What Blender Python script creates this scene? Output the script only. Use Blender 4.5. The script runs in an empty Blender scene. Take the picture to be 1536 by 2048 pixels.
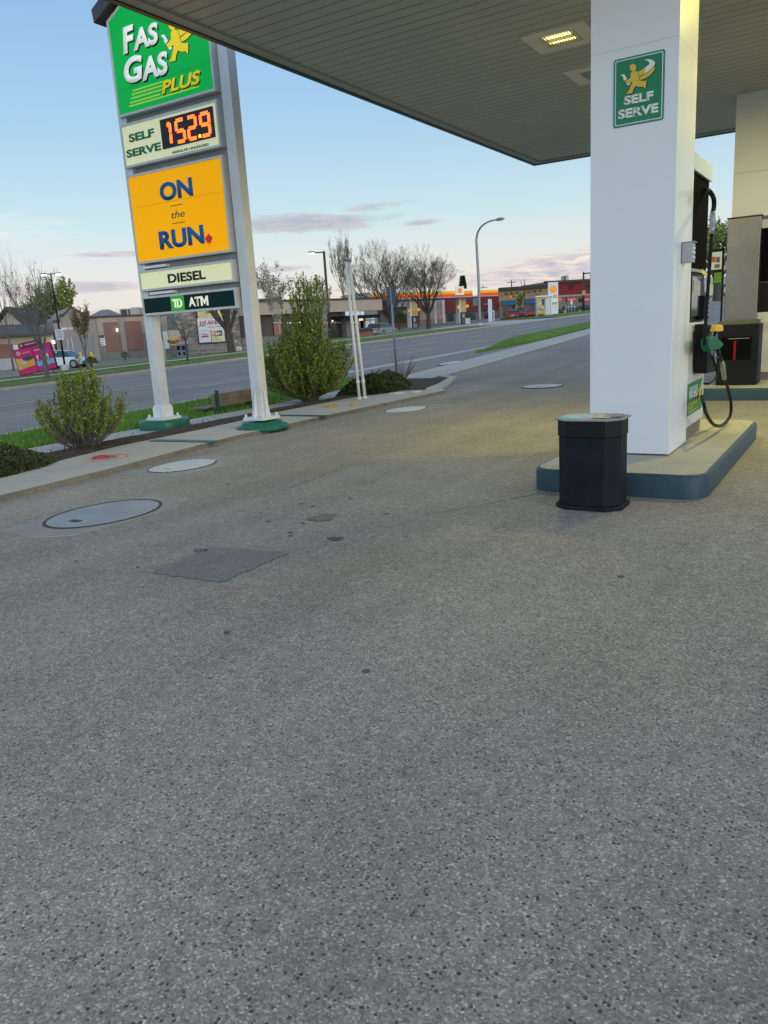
import bpy, bmesh, math, random
from mathutils import Vector, Matrix
sc = bpy.context.scene
C = sc.collection
R = math.radians
PI = math.pi
random.seed(7)

# ------------------------------------------------------------------ camera
FPX, PITCH, ROLL, HEAD, EYE = 1550.0, R(13.4), R(3.5), R(32.2), 1.5
fw = Vector((-math.sin(HEAD)*math.cos(PITCH), math.cos(HEAD)*math.cos(PITCH), -math.sin(PITCH)))
r0 = Vector((math.cos(HEAD), math.sin(HEAD), 0))
d0 = fw.cross(r0)
rt = r0*math.cos(ROLL) + d0*math.sin(ROLL)
dn = d0*math.cos(ROLL) - r0*math.sin(ROLL)
cam = bpy.data.objects.new('camera', bpy.data.cameras.new('camera'))
C.objects.link(cam)
M3 = Matrix((rt, -dn, -fw)).transposed()
cam.matrix_world = Matrix.Translation((0, 0, EYE)) @ M3.to_4x4()
cam.data.sensor_fit = 'VERTICAL'; cam.data.sensor_height = 36.0
cam.data.lens = 36.0*FPX/2048; cam.data.clip_start = 0.05; cam.data.clip_end = 6000
sc.camera = cam
E0 = Vector((0, 0, EYE))

# ------------------------------------------------------------------ node helper
class NT:
    def __init__(s, tree): s.t = tree; s.n = tree.nodes; s.l = tree.links
    def put(s, sock, v):
        if hasattr(v, 'is_output'): s.l.new(v, sock)
        elif v is not None: sock.default_value = v
    def m(s, op, a, b=None, c=None, clamp=False):
        n = s.n.new('ShaderNodeMath'); n.operation = op; n.use_clamp = clamp
        for i, v in enumerate((a, b, c)):
            if v is not None: s.put(n.inputs[i], v)
        return n.outputs[0]
    def ramp(s, f, stops, interp='LINEAR'):
        n = s.n.new('ShaderNodeValToRGB'); n.color_ramp.interpolation = interp
        e = n.color_ramp.elements
        while len(e) < len(stops): e.new(0.5)
        for x, (p, c) in zip(e, stops):
            x.position = p; x.color = (c, c, c, 1) if isinstance(c, (int, float)) else (*c, 1)
        s.put(n.inputs[0], f); return n.outputs[0]
    def mix(s, f, a, b, typ='MIX'):
        n = s.n.new('ShaderNodeMix'); n.data_type = 'RGBA'; n.blend_type = typ
        s.put(n.inputs[0], f)
        for i, v in ((6, a), (7, b)):
            if isinstance(v, tuple) and len(v) == 3: v = (*v, 1)
            s.put(n.inputs[i], v)
        return n.outputs[2]
    def noise(s, vec, scale, detail=2, rough=.5, dist=0):
        n = s.n.new('ShaderNodeTexNoise'); s.put(n.inputs['Vector'], vec)
        n.inputs['Scale'].default_value = scale; n.inputs['Detail'].default_value = detail
        n.inputs['Roughness'].default_value = rough; n.inputs['Distortion'].default_value = dist
        return n.outputs[0]
    def voro(s, vec, scale, feat='F1'):
        n = s.n.new('ShaderNodeTexVoronoi'); n.feature = feat; s.put(n.inputs['Vector'], vec); n.inputs['Scale'].default_value = scale
        return n
    def xyz(s, v):
        n = s.n.new('ShaderNodeSeparateXYZ'); s.put(n.inputs[0], v); return n.outputs
    def comb(s, x, y, z):
        n = s.n.new('ShaderNodeCombineXYZ')
        for i, v in enumerate((x, y, z)): s.put(n.inputs[i], v)
        return n.outputs[0]
    def bump(s, h, dist, strength=1.0):
        n = s.n.new('ShaderNodeBump'); s.put(n.inputs['Height'], h); n.inputs['Distance'].default_value = dist
        n.inputs['Strength'].default_value = strength
        return n.outputs[0]

# ------------------------------------------------------------------ sky
w = bpy.data.worlds.new('World'); sc.world = w; w.use_nodes = True
N = NT(w.node_tree)
bg = w.node_tree.nodes['Background']
tc = N.n.new('ShaderNodeTexCoord').outputs['Generated']
X_, Y_, Z_ = N.xyz(tc)
az = N.m('MULTIPLY', N.m('ARCTAN2', X_, Y_), 180/PI)
el = N.m('MULTIPLY', N.m('ARCSINE', Z_), 180/PI)
grad = N.ramp(N.m('DIVIDE', el, 60, clamp=True), [
    (0.0, (.70, .70, .74)), (.035, (.80, .74, .70)), (.08, (.78, .80, .79)), (.125, (.60, .78, .84)), (.22, (.41, .64, .85)),
    (.40, (.235, .45, .80)), (.65, (.31, .42, .58)), (1.0, (.38, .44, .52))])
ny = N.n.new('ShaderNodeTexSky'); ny.sky_type = 'NISHITA'; ny.sun_disc = False
ny.sun_elevation = R(9); ny.sun_rotation = R(115); ny.altitude = 1000
nyc = N.mix(1.0, ny.outputs[0], (.1, .1, .1), 'MULTIPLY')
base = N.mix(.12, grad, nyc)
def gauss(a, e, wa, we, tilt=0):
    da = N.m('SUBTRACT', az, a)
    de = N.m('SUBTRACT', N.m('SUBTRACT', el, e), N.m('MULTIPLY', da, tilt))
    s = N.m('ADD', N.m('POWER', N.m('ABSOLUTE', N.m('DIVIDE', da, wa)), 2), N.m('POWER', N.m('ABSOLUTE', N.m('DIVIDE', de, we)), 2))
    return N.m('EXPONENT', N.m('MULTIPLY', s, -1))
cv = N.comb(N.m('MULTIPLY', az, .16), N.m('ADD', N.m('MULTIPLY', el, .85), N.m('MULTIPLY', az, -.02)), 3.7)
cn = N.noise(cv, 1.0, 6, .62, .35)
cv2 = N.comb(N.m('MULTIPLY', az, .5), N.m('MULTIPLY', el, 2.6), 8.1)
cn2 = N.noise(cv2, 1.0, 5, .6, .4)
nn = N.m('ADD', N.m('MULTIPLY', cn, .6), N.m('MULTIPLY', cn2, .4))
def cloud(base, masks, lo, hi, colA, colB, amt):
    t = None
    for g in masks:
        g = gauss(*g); t = g if t is None else N.m('MAXIMUM', t, g)
    s = N.m('MULTIPLY', t, 1.0)
    d = N.m('ADD', nn, N.m('MULTIPLY', N.m('SUBTRACT', s, 1), .45))
    f = N.ramp(d, [(lo, 0.0), (hi, 1.0)])
    col = N.mix(N.ramp(N.m('SUBTRACT', cn2, 0), [(.38, 0.0), (.66, 1.0)]), colA, colB)
    return N.mix(N.m('MULTIPLY', f, amt), base, col)
# streak above the trees, low banks at the right and left, thin white veils
base = cloud(base, [(-37.0, 7.3, 9.5, .8, .02), (-31.5, 8.1, 4, .45, .05), (-28.2, 6.9, 2.2, .35, 0), (-39, 4.4, 4.0, .3, 0)], .30, .44, (.40, .43, .52), (.60, .56, .60), .85)
base = cloud(base, [(-20, 2.9, 9, 1.8, .05), (-14, 4.4, 6, .8, .05), (-6, 3.0, 9, 1.6, 0)], .30, .42, (.47, .47, .57), (.92, .78, .68), .95)
base = cloud(base, [(-52.5, 3.7, 8, .55, .01), (-49, 5.8, 4, .22, 0), (-52, 1.7, 14, .8, 0), (-41, 3.6, 5, .5, 0)], .28, .42, (.48, .48, .57), (.74, .62, .62), .85)
base = cloud(base, [(-57, 7.4, 10, 2.2, -.10), (-24, 15, 8, 2, 0)], .30, .66, (.78, .84, .90), (.84, .87, .90), .6)
tintg = None
back = N.m('MULTIPLY', N.m('ADD', N.m('MULTIPLY', X_, .53), N.m('MULTIPLY', Y_, -.85)), 1.0)
bk = N.ramp(back, [(0.0, 0.0), (.9, 1.0)])
def gn(k): return N.m('ADD', 1.0, N.m('MULTIPLY', bk, k))
fin = N.mix(1.0, base, N.comb(gn(1.05), gn(.92), gn(.80)), 'MULTIPLY')
N.put(bg.inputs['Color'], fin); bg.inputs['Strength'].default_value = .84

sun = bpy.data.objects.new('sun', bpy.data.lights.new('sun', 'SUN')); C.objects.link(sun)
sun.data.energy = 0.5; sun.data.angle = R(14); sun.data.color = (1.0, .90, .80)
_e, _a = R(9), R(115)
sd = Vector((math.sin(_a)*math.cos(_e), math.cos(_a)*math.cos(_e), math.sin(_e)))
sun.rotation_euler = sd.to_track_quat('Z', 'Y').to_euler()
sc.view_settings.view_transform = 'Standard'; sc.view_settings.look = 'None'
sc.view_settings.exposure = 0.35; sc.view_settings.gamma = 1
sc.cycles.max_bounces = 6; sc.cycles.diffuse_bounces = 3; sc.cycles.transparent_max_bounces = 6
sc.cycles.use_denoising = True; sc.cycles.sample_clamp_indirect = 4.0

# ------------------------------------------------------------------ survey helpers: a sight line from the tripod to a real plane
def ray(x, y): return (rt*((x-768)/FPX) + dn*((y-1024)/FPX) + fw)
def G(x, y, z=0.0):
    d = ray(x, y); return E0 + d*((z-EYE)/d.z)
def Xa(x, y, X):
    d = ray(x, y); return E0 + d*(X/d.x)
def Ya(x, y, Y):
    d = ray(x, y); return E0 + d*(Y/d.y)
def W(x, y, dep): return E0 + ray(x, y)*dep

def clampf(v, a, b): return max(a, min(b, v))
def sm(v, a, b):
    t = clampf((v-a)/(b-a), 0, 1); return t*t*(3-2*t)
def zr(Y): return -.42 + .0205*clampf(Y, 2, 170)
def T(X, Y):
    z = zr(Y)
    if X < -36: z -= .6*sm(-X, 36, 47)
    if X > -15:
        y = clampf(Y, -100, 60)
        tr = .046*max(0, y-18) if y > 20 else (.092*0.25*max(0, y-16)**2/4 if y > 16 else 0)
        g = 1 - .75*sm(X, -10.5, -3)
        k = sm(X, -15.6, -10.2) if X < -10.2 else 1
        z = z*(1-k) + (tr*g)*k
        if Y > 60: z += .0
    return z
def GT(x, y, far=400):
    d = ray(x, y); t = 2.0; prev = None
    while t < far:
        p = E0 + d*t
        if p.z <= T(p.x, p.y):
            a, b = t*.97, t
            for _ in range(20):
                m = (a+b)/2; q = E0+d*m
                if q.z <= T(q.x, q.y): b = m
                else: a = m
            return E0+d*b
        t *= 1.02
    return E0+d*far

# ------------------------------------------------------------------ materials
MATS = {}
def mat(name, col, rough=.6, metal=0.0, var=.12, vs=3.0, bump=0.0, bs=40.0, spec=.4, emit=None, es=0.0, gen=False, dirt=0.0):
    if name in MATS: return MATS[name]
    m = bpy.data.materials.new(name); m.use_nodes = True; MATS[name] = m
    n = NT(m.node_tree); p = m.node_tree.nodes['Principled BSDF']
    oc = n.n.new('ShaderNodeTexCoord').outputs['Object']
    if var or dirt:
        f = n.noise(oc, vs, 5, .6)
        lo = tuple(c*(1-var) for c in col); hi = tuple(min(1, c*(1+var)) for c in col)
        c = n.ramp(f, [(.3, lo), (.7, hi)])
        if dirt:
            f2 = n.ramp(n.noise(oc, vs*4.3, 6, .7), [(.52, 0.0), (.72, 1.0)])
            c = n.mix(n.m('MULTIPLY', f2, dirt), c, tuple(k*.45 for k in col))
        n.put(p.inputs['Base Color'], c)
    else: p.inputs['Base Color'].default_value = (*col, 1)
    p.inputs['Roughness'].default_value = rough; p.inputs['Metallic'].default_value = metal
    p.inputs['Specular IOR Level'].default_value = spec
    if emit: p.inputs['Emission Color'].default_value = (*emit, 1); p.inputs['Emission Strength'].default_value = es
    if bump: n.put(p.inputs['Normal'], n.bump(n.noise(oc, bs, 4, .6), bump))
    return m

def asphalt(name, tint, agg, patchy, near=True):
    m = bpy.data.materials.new(name); m.use_nodes = True; MATS[name] = m
    n = NT(m.node_tree); p = m.node_tree.nodes['Principled BSDF']
    oc = n.n.new('ShaderNodeTexCoord').outputs['Object']
    wv = n.n.new('ShaderNodeVectorMath'); wv.operation = 'ADD'
    nz = n.n.new('ShaderNodeTexNoise'); n.put(nz.inputs['Vector'], oc); nz.inputs['Scale'].default_value = 90
    sc_ = n.n.new('ShaderNodeVectorMath'); sc_.operation = 'SCALE'; n.put(sc_.inputs[0], nz.outputs['Color']); sc_.inputs['Scale'].default_value = .008
    n.put(wv.inputs[0], oc); n.put(wv.inputs[1], sc_.outputs[0]); vec = wv.outputs[0]
    v1 = n.voro(vec, agg); v2 = n.voro(vec, agg*2.1); v3 = n.voro(vec, agg*.62)
    r1 = n.xyz(v1.outputs['Color']); r2 = n.xyz(v2.outputs['Color']); r3 = n.xyz(v3.outputs['Color'])
    mort = tint
    # small chips of mixed greys
    chips = n.ramp(r2[0], [(.0, tuple(c*.62 for c in tint)), (.42, tuple(c*.94 for c in tint)), (.85, tuple(c*1.18 for c in tint)), (1.0, tuple(min(1, c*2.1) for c in tint))])
    mid = n.ramp(r1[1], [(.0, tuple(c*.62 for c in tint)), (.5, (tint[0]*1.0, tint[1]*.97, tint[2]*.95)), (.85, (tint[0]*1.45, tint[1]*1.36, tint[2]*1.25)), (1.0, (min(1, tint[0]*1.8), min(1, tint[1]*1.72), min(1, tint[2]*1.62)))])
    inside = n.ramp(v1.outputs['Distance'], [(.30, 1.0), (.46, 0.0)])
    c = n.mix(n.m('MULTIPLY', inside, .75), chips, mid)
    # sparse dark stones and a few pale ones
    dark = n.m('MULTIPLY', n.ramp(r1[0], [(.85, 0.0), (.87, 1.0)]), n.ramp(v1.outputs['Distance'], [(.34, 1.0), (.46, 0.0)]))
    c = n.mix(n.m('MULTIPLY', dark, .82), c, (.03, .037, .05))
    pale = n.m('MULTIPLY', n.ramp(r3[0], [(.94, 0.0), (.95, 1.0)]), n.ramp(v3.outputs['Distance'], [(.15, 1.0), (.26, 0.0)]))
    c = n.mix(n.m('MULTIPLY', pale, .55), c, (.55, .52, .47))
    big = n.noise(oc, .35, 5, .6); med = n.noise(oc, 1.7, 5, .65)
    k = n.ramp(big, [(.3, 1-patchy), (.7, 1+patchy*.6)]); k2 = n.ramp(med, [(.3, 1-patchy*.55), (.7, 1+patchy*.5)])
    c = n.mix(1.0, c, n.mix(1.0, k, k2, 'MULTIPLY'), 'MULTIPLY')
    tv = n.xyz(oc); lane = n.noise(n.comb(n.m('MULTIPLY', tv[0], 1.3), n.m('MULTIPLY', tv[1], .10), 0.0), 1.0, 4, .6, .3)
    clump = n.noise(oc, 14, 3, .6)
    c = n.mix(1.0, c, n.mix(1.0, n.ramp(lane, [(.34, .88), (.62, 1.07)]), n.ramp(clump, [(.3, .86), (.7, 1.13)]), 'MULTIPLY'), 'MULTIPLY')
    warm = n.ramp(n.noise(oc, .22, 4, .6), [(.40, 0.0), (.62, 1.0)])
    c = n.mix(n.m('MULTIPLY', warm, .55), c, n.mix(1.0, c, (1.06, 1.0, .93), 'MULTIPLY'))
    n.put(p.inputs['Base Color'], c); n.put(p.inputs['Roughness'], n.ramp(r1[2], [(.0, .62), (1.0, .95)]))
    p.inputs['Specular IOR Level'].default_value = .35
    h = n.m('ADD', n.m('MULTIPLY', n.ramp(v1.outputs['Distance'], [(.05, 1.0), (.55, 0.0)]), n.m('ADD', .3, r1[2])), n.m('MULTIPLY', n.ramp(v2.outputs['Distance'], [(.05, 1.0), (.6, 0.0)]), .5))
    n.put(p.inputs['Normal'], n.bump(h, .0022, .8))
    return m

A_lot = asphalt('aged forecourt asphalt', (.325, .292, .256), 78, .16)
A_patch = asphalt('patch asphalt', (.225, .23, .22), 170, .10)
A_road = asphalt('road asphalt', (.265, .25, .235), 60, .12)
CONC = mat('concrete', (.52, .485, .43), .85, var=.08, vs=1.3, bump=.002, bs=70, dirt=.14)
CONC2 = mat('pale concrete', (.48, .47, .445), .85, var=.10, vs=1.1, bump=.002, bs=60, dirt=.2)
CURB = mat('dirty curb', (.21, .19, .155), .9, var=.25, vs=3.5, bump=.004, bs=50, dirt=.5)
KERBP = mat('pinkish kerb', (.46, .38, .32), .9, var=.12, vs=2)
SOIL = mat('mulch soil', (.075, .055, .042), 1, var=.5, vs=9, bump=.03, bs=22)
def grassmat(name, a, b, c):
    m = bpy.data.materials.new(name); m.use_nodes = True; n = NT(m.node_tree); p = m.node_tree.nodes['Principled BSDF']
    oc = n.n.new('ShaderNodeTexCoord').outputs['Object']
    f = n.m('ADD', n.m('MULTIPLY', n.noise(oc, 1.2, 5, .6), .6), n.m('MULTIPLY', n.noise(oc, 22, 4, .7), .4))
    n.put(p.inputs['Base Color'], n.ramp(f, [(.32, a), (.5, b), (.68, c)])); p.inputs['Roughness'].default_value = .9
    n.put(p.inputs['Normal'], n.bump(n.noise(oc, 30, 5, .7), .06)); p.inputs['Specular IOR Level'].default_value = .2
    return m
GR = grassmat('spring grass', (.08, .16, .025), (.14, .26, .04), (.22, .34, .075))
GRF = grassmat('roadside grass', (.10, .15, .025), (.17, .25, .04), (.27, .33, .09))
WHITE = mat('white paint', (.78, .79, .80), .45, var=.03, vs=2, dirt=.06)
ROADP = mat('worn road paint', (.50, .49, .46), .8, var=.2, vs=6, dirt=.5)
def leafmat(name, a, b, c, tr=.25):
    m = bpy.data.materials.new(name); m.use_nodes = True; n = NT(m.node_tree); p = m.node_tree.nodes['Principled BSDF']
    g = n.n.new('ShaderNodeNewGeometry')
    n.put(p.inputs['Base Color'], n.ramp(g.outputs['Random Per Island'], [(.1, a), (.5, b), (.9, c)])); p.inputs['Roughness'].default_value = .6
    p.inputs['Specular IOR Level'].default_value = .25
    return m
LF_SHRUB = leafmat('young shrub leaf', (.085, .14, .012), (.19, .27, .02), (.33, .41, .045))
LF_DARK = leafmat('juniper needle', (.022, .045, .016), (.045, .075, .026), (.09, .12, .045))
LF_BROWN = leafmat('browned juniper', (.045, .04, .02), (.10, .085, .04), (.07, .09, .03))
LF_BUD = leafmat('budding leaf', (.13, .14, .06), (.22, .23, .10), (.34, .34, .17))
LF_GREEN = leafmat('tree leaf', (.15, .19, .04), (.26, .31, .07), (.38, .42, .14))
LF_DK = leafmat('dark bush leaf', (.03, .06, .015), (.06, .11, .025), (.10, .16, .04))
LF_RUST = leafmat('rusty bud', (.16, .10, .06), (.24, .16, .09), (.20, .19, .08))
BARK = mat('bark', (.085, .07, .058), .95, var=.3, vs=8, bump=.01, bs=30)
BARK2 = mat('grey bark', (.15, .13, .115), .95, var=.25, vs=8)
BIRCH = mat('birch bark', (.40, .37, .31), .8, var=.3, vs=6)
BLACK = mat('black plastic', (.009, .010, .012), .5, var=.2, spec=.2)
BLACKM = mat('matte black', (.006, .006, .007), .95, var=.2, spec=.03)
RUBBER = mat('hose rubber', (.008, .008, .009), .5, var=.1, spec=.15)
STEEL = mat('grey metal', (.35, .36, .38), .4, .6, var=.1)
DKMET = mat('dark metal', (.05, .05, .055), .5, .3, var=.1)

# ------------------------------------------------------------------ mesh helpers
class MB:
    def __init__(s): s.b = bmesh.new(); s.mi = 0
    def face(s, pts, mi=None):
        vs = [s.b.verts.new(p) for p in pts]; f = s.b.faces.new(vs); f.material_index = s.mi if mi is None else mi; return f
    def box(s, x0, x1, y0, y1, z0, z1, bev=0, M=None, mi=None):
        b2 = bmesh.new()
        r = bmesh.ops.create_cube(b2, size=1)
        bmesh.ops.scale(b2, vec=(abs(x1-x0), abs(y1-y0), abs(z1-z0)), verts=b2.verts)
        bmesh.ops.translate(b2, vec=((x0+x1)/2, (y0+y1)/2, (z0+z1)/2), verts=b2.verts)
        if bev: bmesh.ops.bevel(b2, geom=b2.edges[:], offset=bev, segments=2, affect='EDGES', profile=.5)
        s.add(b2, M, mi); return s
    def add(s, b2, M=None, mi=None):
        if M is not None: b2.transform(M)
        idx = s.mi if mi is None else mi
        mp = {}
        for v in b2.verts: mp[v.index] = s.b.verts.new(v.co)
        b2.verts.index_update()
        mp = {}
        base = len(s.b.verts) - len(b2.verts)
        s.b.verts.ensure_lookup_table()
        for f in b2.faces:
            nf = s.b.faces.new([s.b.verts[base+v.index] for v in f.verts]); nf.material_index = idx; nf.smooth = f.smooth
        b2.free(); return s
    def prism(s, pts, h0, h1, axis='z', mi=None, bev=0):
        b2 = bmesh.new()
        if axis == 'z': P = [(p[0], p[1], h0) for p in pts]; ex = (0, 0, h1-h0)
        elif axis == 'y': P = [(p[0], h0, p[1]) for p in pts]; ex = (0, h1-h0, 0)
        else: P = [(h0, p[0], p[1]) for p in pts]; ex = (h1-h0, 0, 0)
        f = b2.faces.new([b2.verts.new(p) for p in P])
        e = bmesh.ops.extrude_face_region(b2, geom=[f])
        bmesh.ops.translate(b2, vec=ex, verts=[v for v in e['geom'] if isinstance(v, bmesh.types.BMVert)])
        bmesh.ops.recalc_face_normals(b2, faces=b2.faces)
        if bev: bmesh.ops.bevel(b2, geom=b2.edges[:], offset=bev, segments=2, affect='EDGES', profile=.5)
        return s.add(b2, None, mi)
    def tube(s, p0, p1, ra, rb=None, n=12, cap=True, mi=None):
        return s.path([p0, p1], [ra, ra if rb is None else rb], n, cap, mi)
    def path(s, pts, rad, n=10, cap=True, mi=None):
        pts = [Vector(p) for p in pts]
        if not hasattr(rad, '__len__'): rad = [rad]*len(pts)
        idx = s.mi if mi is None else mi
        rings = []; ref = None
        for i, p in enumerate(pts):
            t = (pts[min(i+1, len(pts)-1)] - pts[max(i-1, 0)])
            if t.length < 1e-9: t = Vector((0, 0, 1))
            t.normalize()
            if ref is None:
                ref = Vector((1, 0, 0)) if abs(t.x) < .8 else Vector((0, 1, 0))
            a = (ref - t*ref.dot(t)).normalized(); b = t.cross(a); ref = a
            rings.append([s.b.verts.new(p + (a*math.cos(2*PI*k/n) + b*math.sin(2*PI*k/n))*rad[i]) for k in range(n)])
        for A, B in zip(rings, rings[1:]):
            for k in range(n):
                f = s.b.faces.new([A[k], A[(k+1) % n], B[(k+1) % n], B[k]]); f.smooth = n > 4; f.material_index = idx
        if cap and n > 2:
            f = s.b.faces.new(rings[0][::-1]); f.material_index = idx
            f = s.b.faces.new(rings[-1]); f.material_index = idx
        return s
    def lathe(s, prof, c=(0, 0, 0), n=24, mi=None):
        idx = s.mi if mi is None else mi
        rings = [[s.b.verts.new((c[0]+r*math.cos(2*PI*k/n), c[1]+r*math.sin(2*PI*k/n), c[2]+z)) for k in range(n)] for r, z in prof]
        for A, B in zip(rings, rings[1:]):
            for k in range(n):
                f = s.b.faces.new([A[k], A[(k+1) % n], B[(k+1) % n], B[k]]); f.material_index = idx; f.smooth = True
        f = s.b.faces.new(rings[0][::-1]); f.material_index = idx
        f = s.b.faces.new(rings[-1]); f.material_index = idx
        return s
    def build(s, name, m, parent=None, loc=None, rot=None):
        me = bpy.data.meshes.new(name); s.b.to_mesh(me); s.b.free()
        for k in (m if isinstance(m, (list, tuple)) else [m]): me.materials.append(k)
        o = bpy.data.objects.new(name, me); C.objects.link(o)
        if parent: o.parent = parent
        if loc is not None: o.location = loc
        if rot is not None: o.rotation_euler = rot
        return o
def crom(pts, k=6):
    P = [Vector(p) for p in pts]; P = [P[0]*2-P[1]] + P + [P[-1]*2-P[-2]]; out = []
    for i in range(1, len(P)-2):
        for j in range(k):
            t = j/k
            out.append(.5*((2*P[i]) + (P[i+1]-P[i-1])*t + (2*P[i-1]-5*P[i]+4*P[i+1]-P[i+2])*t*t + (3*P[i]-P[i-1]-3*P[i+1]+P[i+2])*t**3))
    out.append(P[-2]); return out
def thing(name, label, cat, loc=(0, 0, 0), rz=0, group=None, rot=None):
    o = bpy.data.objects.new(name, None); C.objects.link(o); o.location = loc
    o.rotation_euler = rot if rot else (0, 0, rz); o.empty_display_size = .2
    return tag(o, label, cat, group)
def tag(o, label, cat, group=None):
    o['label'] = label; o['category'] = cat
    if group: o['group'] = group
    return o
def st(o, kind='structure'): o['kind'] = kind; return o
def copy_tree(o, parent=None):
    c = o.copy(); C.objects.link(c); c.parent = parent
    for ch in list(o.children): copy_tree(ch, c)
    return c
def text(s, width, height, m, parent, loc, bold=.02, shear=0, name='lettering', th=.003, tilt=0, sp=1.0):
    cu = bpy.data.curves.new('t', 'FONT'); cu.body = s; cu.size = 1; cu.offset = bold; cu.shear = shear; cu.resolution_u = 4
    cu.space_character = sp; cu.align_x = 'LEFT'
    o = bpy.data.objects.new('t', cu); C.objects.link(o)
    bpy.context.view_layer.update()
    me = bpy.data.meshes.new_from_object(o.evaluated_get(bpy.context.evaluated_depsgraph_get()))
    bpy.data.objects.remove(o); bpy.data.curves.remove(cu)
    xs = [v.co.x for v in me.vertices]; ys = [v.co.y for v in me.vertices]
    x0, x1, y0, y1 = min(xs), max(xs), min(ys), max(ys)
    for v in me.vertices:
        v.co = Vector(((v.co.x-x0)/(x1-x0)*width, 0, (v.co.y-y0)/(y1-y0)*height))
    b = bmesh.new(); b.from_mesh(me)
    e = bmesh.ops.extrude_face_region(b, geom=b.faces[:])
    bmesh.ops.translate(b, vec=(0, -th, 0), verts=[v for v in e['geom'] if isinstance(v, bmesh.types.BMVert)])
    bmesh.ops.recalc_face_normals(b, faces=b.faces)
    if tilt: b.transform(Matrix.Rotation(tilt, 4, 'Y'))
    b.to_mesh(me); b.free(); me.materials.clear(); me.materials.append(m)
    ob = bpy.data.objects.new(name, me); C.objects.link(ob); ob.parent = parent; ob.location = loc; me.name = name
    return ob

# ================================================================== THE GROUND
def sheet(name, x0, x1, y0, y1, dz, m, nx=1, ny=None, f0=None, f1=None, step=1.0, skirt=0):
    """strip draped on the terrain; f0/f1 may give the edges as a function of Y"""
    b = bmesh.new(); ny = ny or max(1, int((y1-y0)/step)); rows = []
    for j in range(ny+1):
        Y = y0+(y1-y0)*j/ny; a = f0(Y) if f0 else x0; c = f1(Y) if f1 else x1
        rows.append([b.verts.new((a+(c-a)*i/nx, Y, T(a+(c-a)*i/nx, Y)+dz)) for i in range(nx+1)])
    for A, B in zip(rows, rows[1:]):
        for i in range(nx):
            b.faces.new([A[i], A[i+1], B[i+1], B[i]])
    if skirt:
        for side in (0, -1):
            L = [r[side] for r in rows]; D = [b.verts.new(v.co-Vector((0, 0, skirt))) for v in L]
            for i in range(len(L)-1): b.faces.new([L[i], D[i], D[i+1], L[i+1]])
        for row in (rows[0], rows[-1]):
            D = [b.verts.new(v.co-Vector((0, 0, skirt))) for v in row]
            for i in range(len(row)-1): b.faces.new([row[i], row[i+1], D[i+1], D[i]])
    me = bpy.data.meshes.new(name); b.to_mesh(me); b.free(); me.materials.append(m)
    for p in me.polygons: p.use_smooth = False
    o = bpy.data.objects.new(name, me); C.objects.link(o); return o
# ground to the horizon
b = bmesh.new()
xs = [-2500, -900, -400, -200, -120, -90, -70, -60, -52, -47, -43, -40, -37, -34, -30, -25, -20, -16, -14, -12, -9, -6, -2, 4, 12, 30, 60, 120, 300, 900, 2500]
ys = [-900, -200, -60, -20, 0, 8, 14, 16, 18, 22, 28, 35, 45, 60, 75, 90, 110, 130, 150, 170, 220, 300, 600, 1500, 4000]
rows = [[b.verts.new((x, y, T(x, y)-.22)) for x in xs] for y in ys]
for A, B in zip(rows, rows[1:]):
    for i in range(len(xs)-1): b.faces.new([A[i], A[i+1], B[i+1], B[i]])
me = bpy.data.meshes.new('ground'); b.to_mesh(me); b.free(); me.materials.append(GRF)
g = bpy.data.objects.new('ground', me); C.objects.link(g); st(g)
b = bmesh.new()
st(sheet('forecourt', -8.6, 40, -25, 17.3, 0, A_lot, 40, step=1.0))
st(sheet('driveway', -15.4, 40, 14.9, 92, -.006, A_road, 40, step=1.2))
st(sheet('road', -29.1, -15.2, -60, 230, 0, A_road, 6, step=2))
st(sheet('parking_lot', -75, -36.6, -40, 190, -.02, A_road, 18, step=2))
swl = lambda Y: -10.95-.55*sm(Y, 13, 18)
st(sheet('sidewalk', -11.5, -10.15, -25, 62, .02, CONC2, 3, step=1, skirt=.2, f0=swl, f1=lambda Y: -9.95-.2*sm(Y, 13, 18)))
st(sheet('grass_verge', -15.1, -11.5, -25, 20.0, .015, GR, 6, step=.8, f0=lambda Y: -15.1, f1=swl))
st(sheet('grass_island', 0, 0, 28, 100, .10, GR, 5, step=1.2, f0=lambda Y: -13.0-2.1*sm(Y, 28, 36), f1=lambda Y: -12.9+1.1*sm(Y, 28, 33), skirt=.25))
st(sheet('road_gutter', -15.45, -15.0, -25, 60, .025, CONC2, 1, step=1.5, skirt=.1))
st(sheet('far_kerb', -29.45, -28.95, -50, 69, .10, KERBP, 1, step=2, skirt=.25))
st(sheet('far_verge', -33.0, -29.4, -50, 68.5, .12, GRF, 5, step=2))
st(sheet('far_path', -34.1, -33.0, -50, 69, .14, CONC2, 1, step=2))
st(sheet('back_verge', -37.2, -34.1, -50, 66, .12, GRF, 4, step=2, skirt=.3))
st(sheet('far_driveway', -37.5, -29.0, 68.7, 86, .05, CONC2, 3, step=2, skirt=.2))
st(sheet('far_kerb', -29.45, -28.95, 84, 200, .10, CONC2, 1, step=3, skirt=.25))
st(sheet('far_verge', -40, -29.4, 86, 200, .12, GRF, 4, step=3))
def cross(name, x0, x1, y0, y1, dz, m):   # street and verge seen between the pumps
    st(sheet(name, x0, x1, y0, y1, dz, m, 12, step=3))
cross('cross_verge', -14, 60, 92, 125, .05, GR)
gi = [o for o in C.objects if o.name.startswith('grass_island')][0]
for k, v in enumerate(gi.data.vertices):
    if k < 61*6: v.co.z += .26*math.sin(PI*(k % 6)/5)*sm(v.co.y, 28, 33)
dash = MB(); st_ = []
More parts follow.
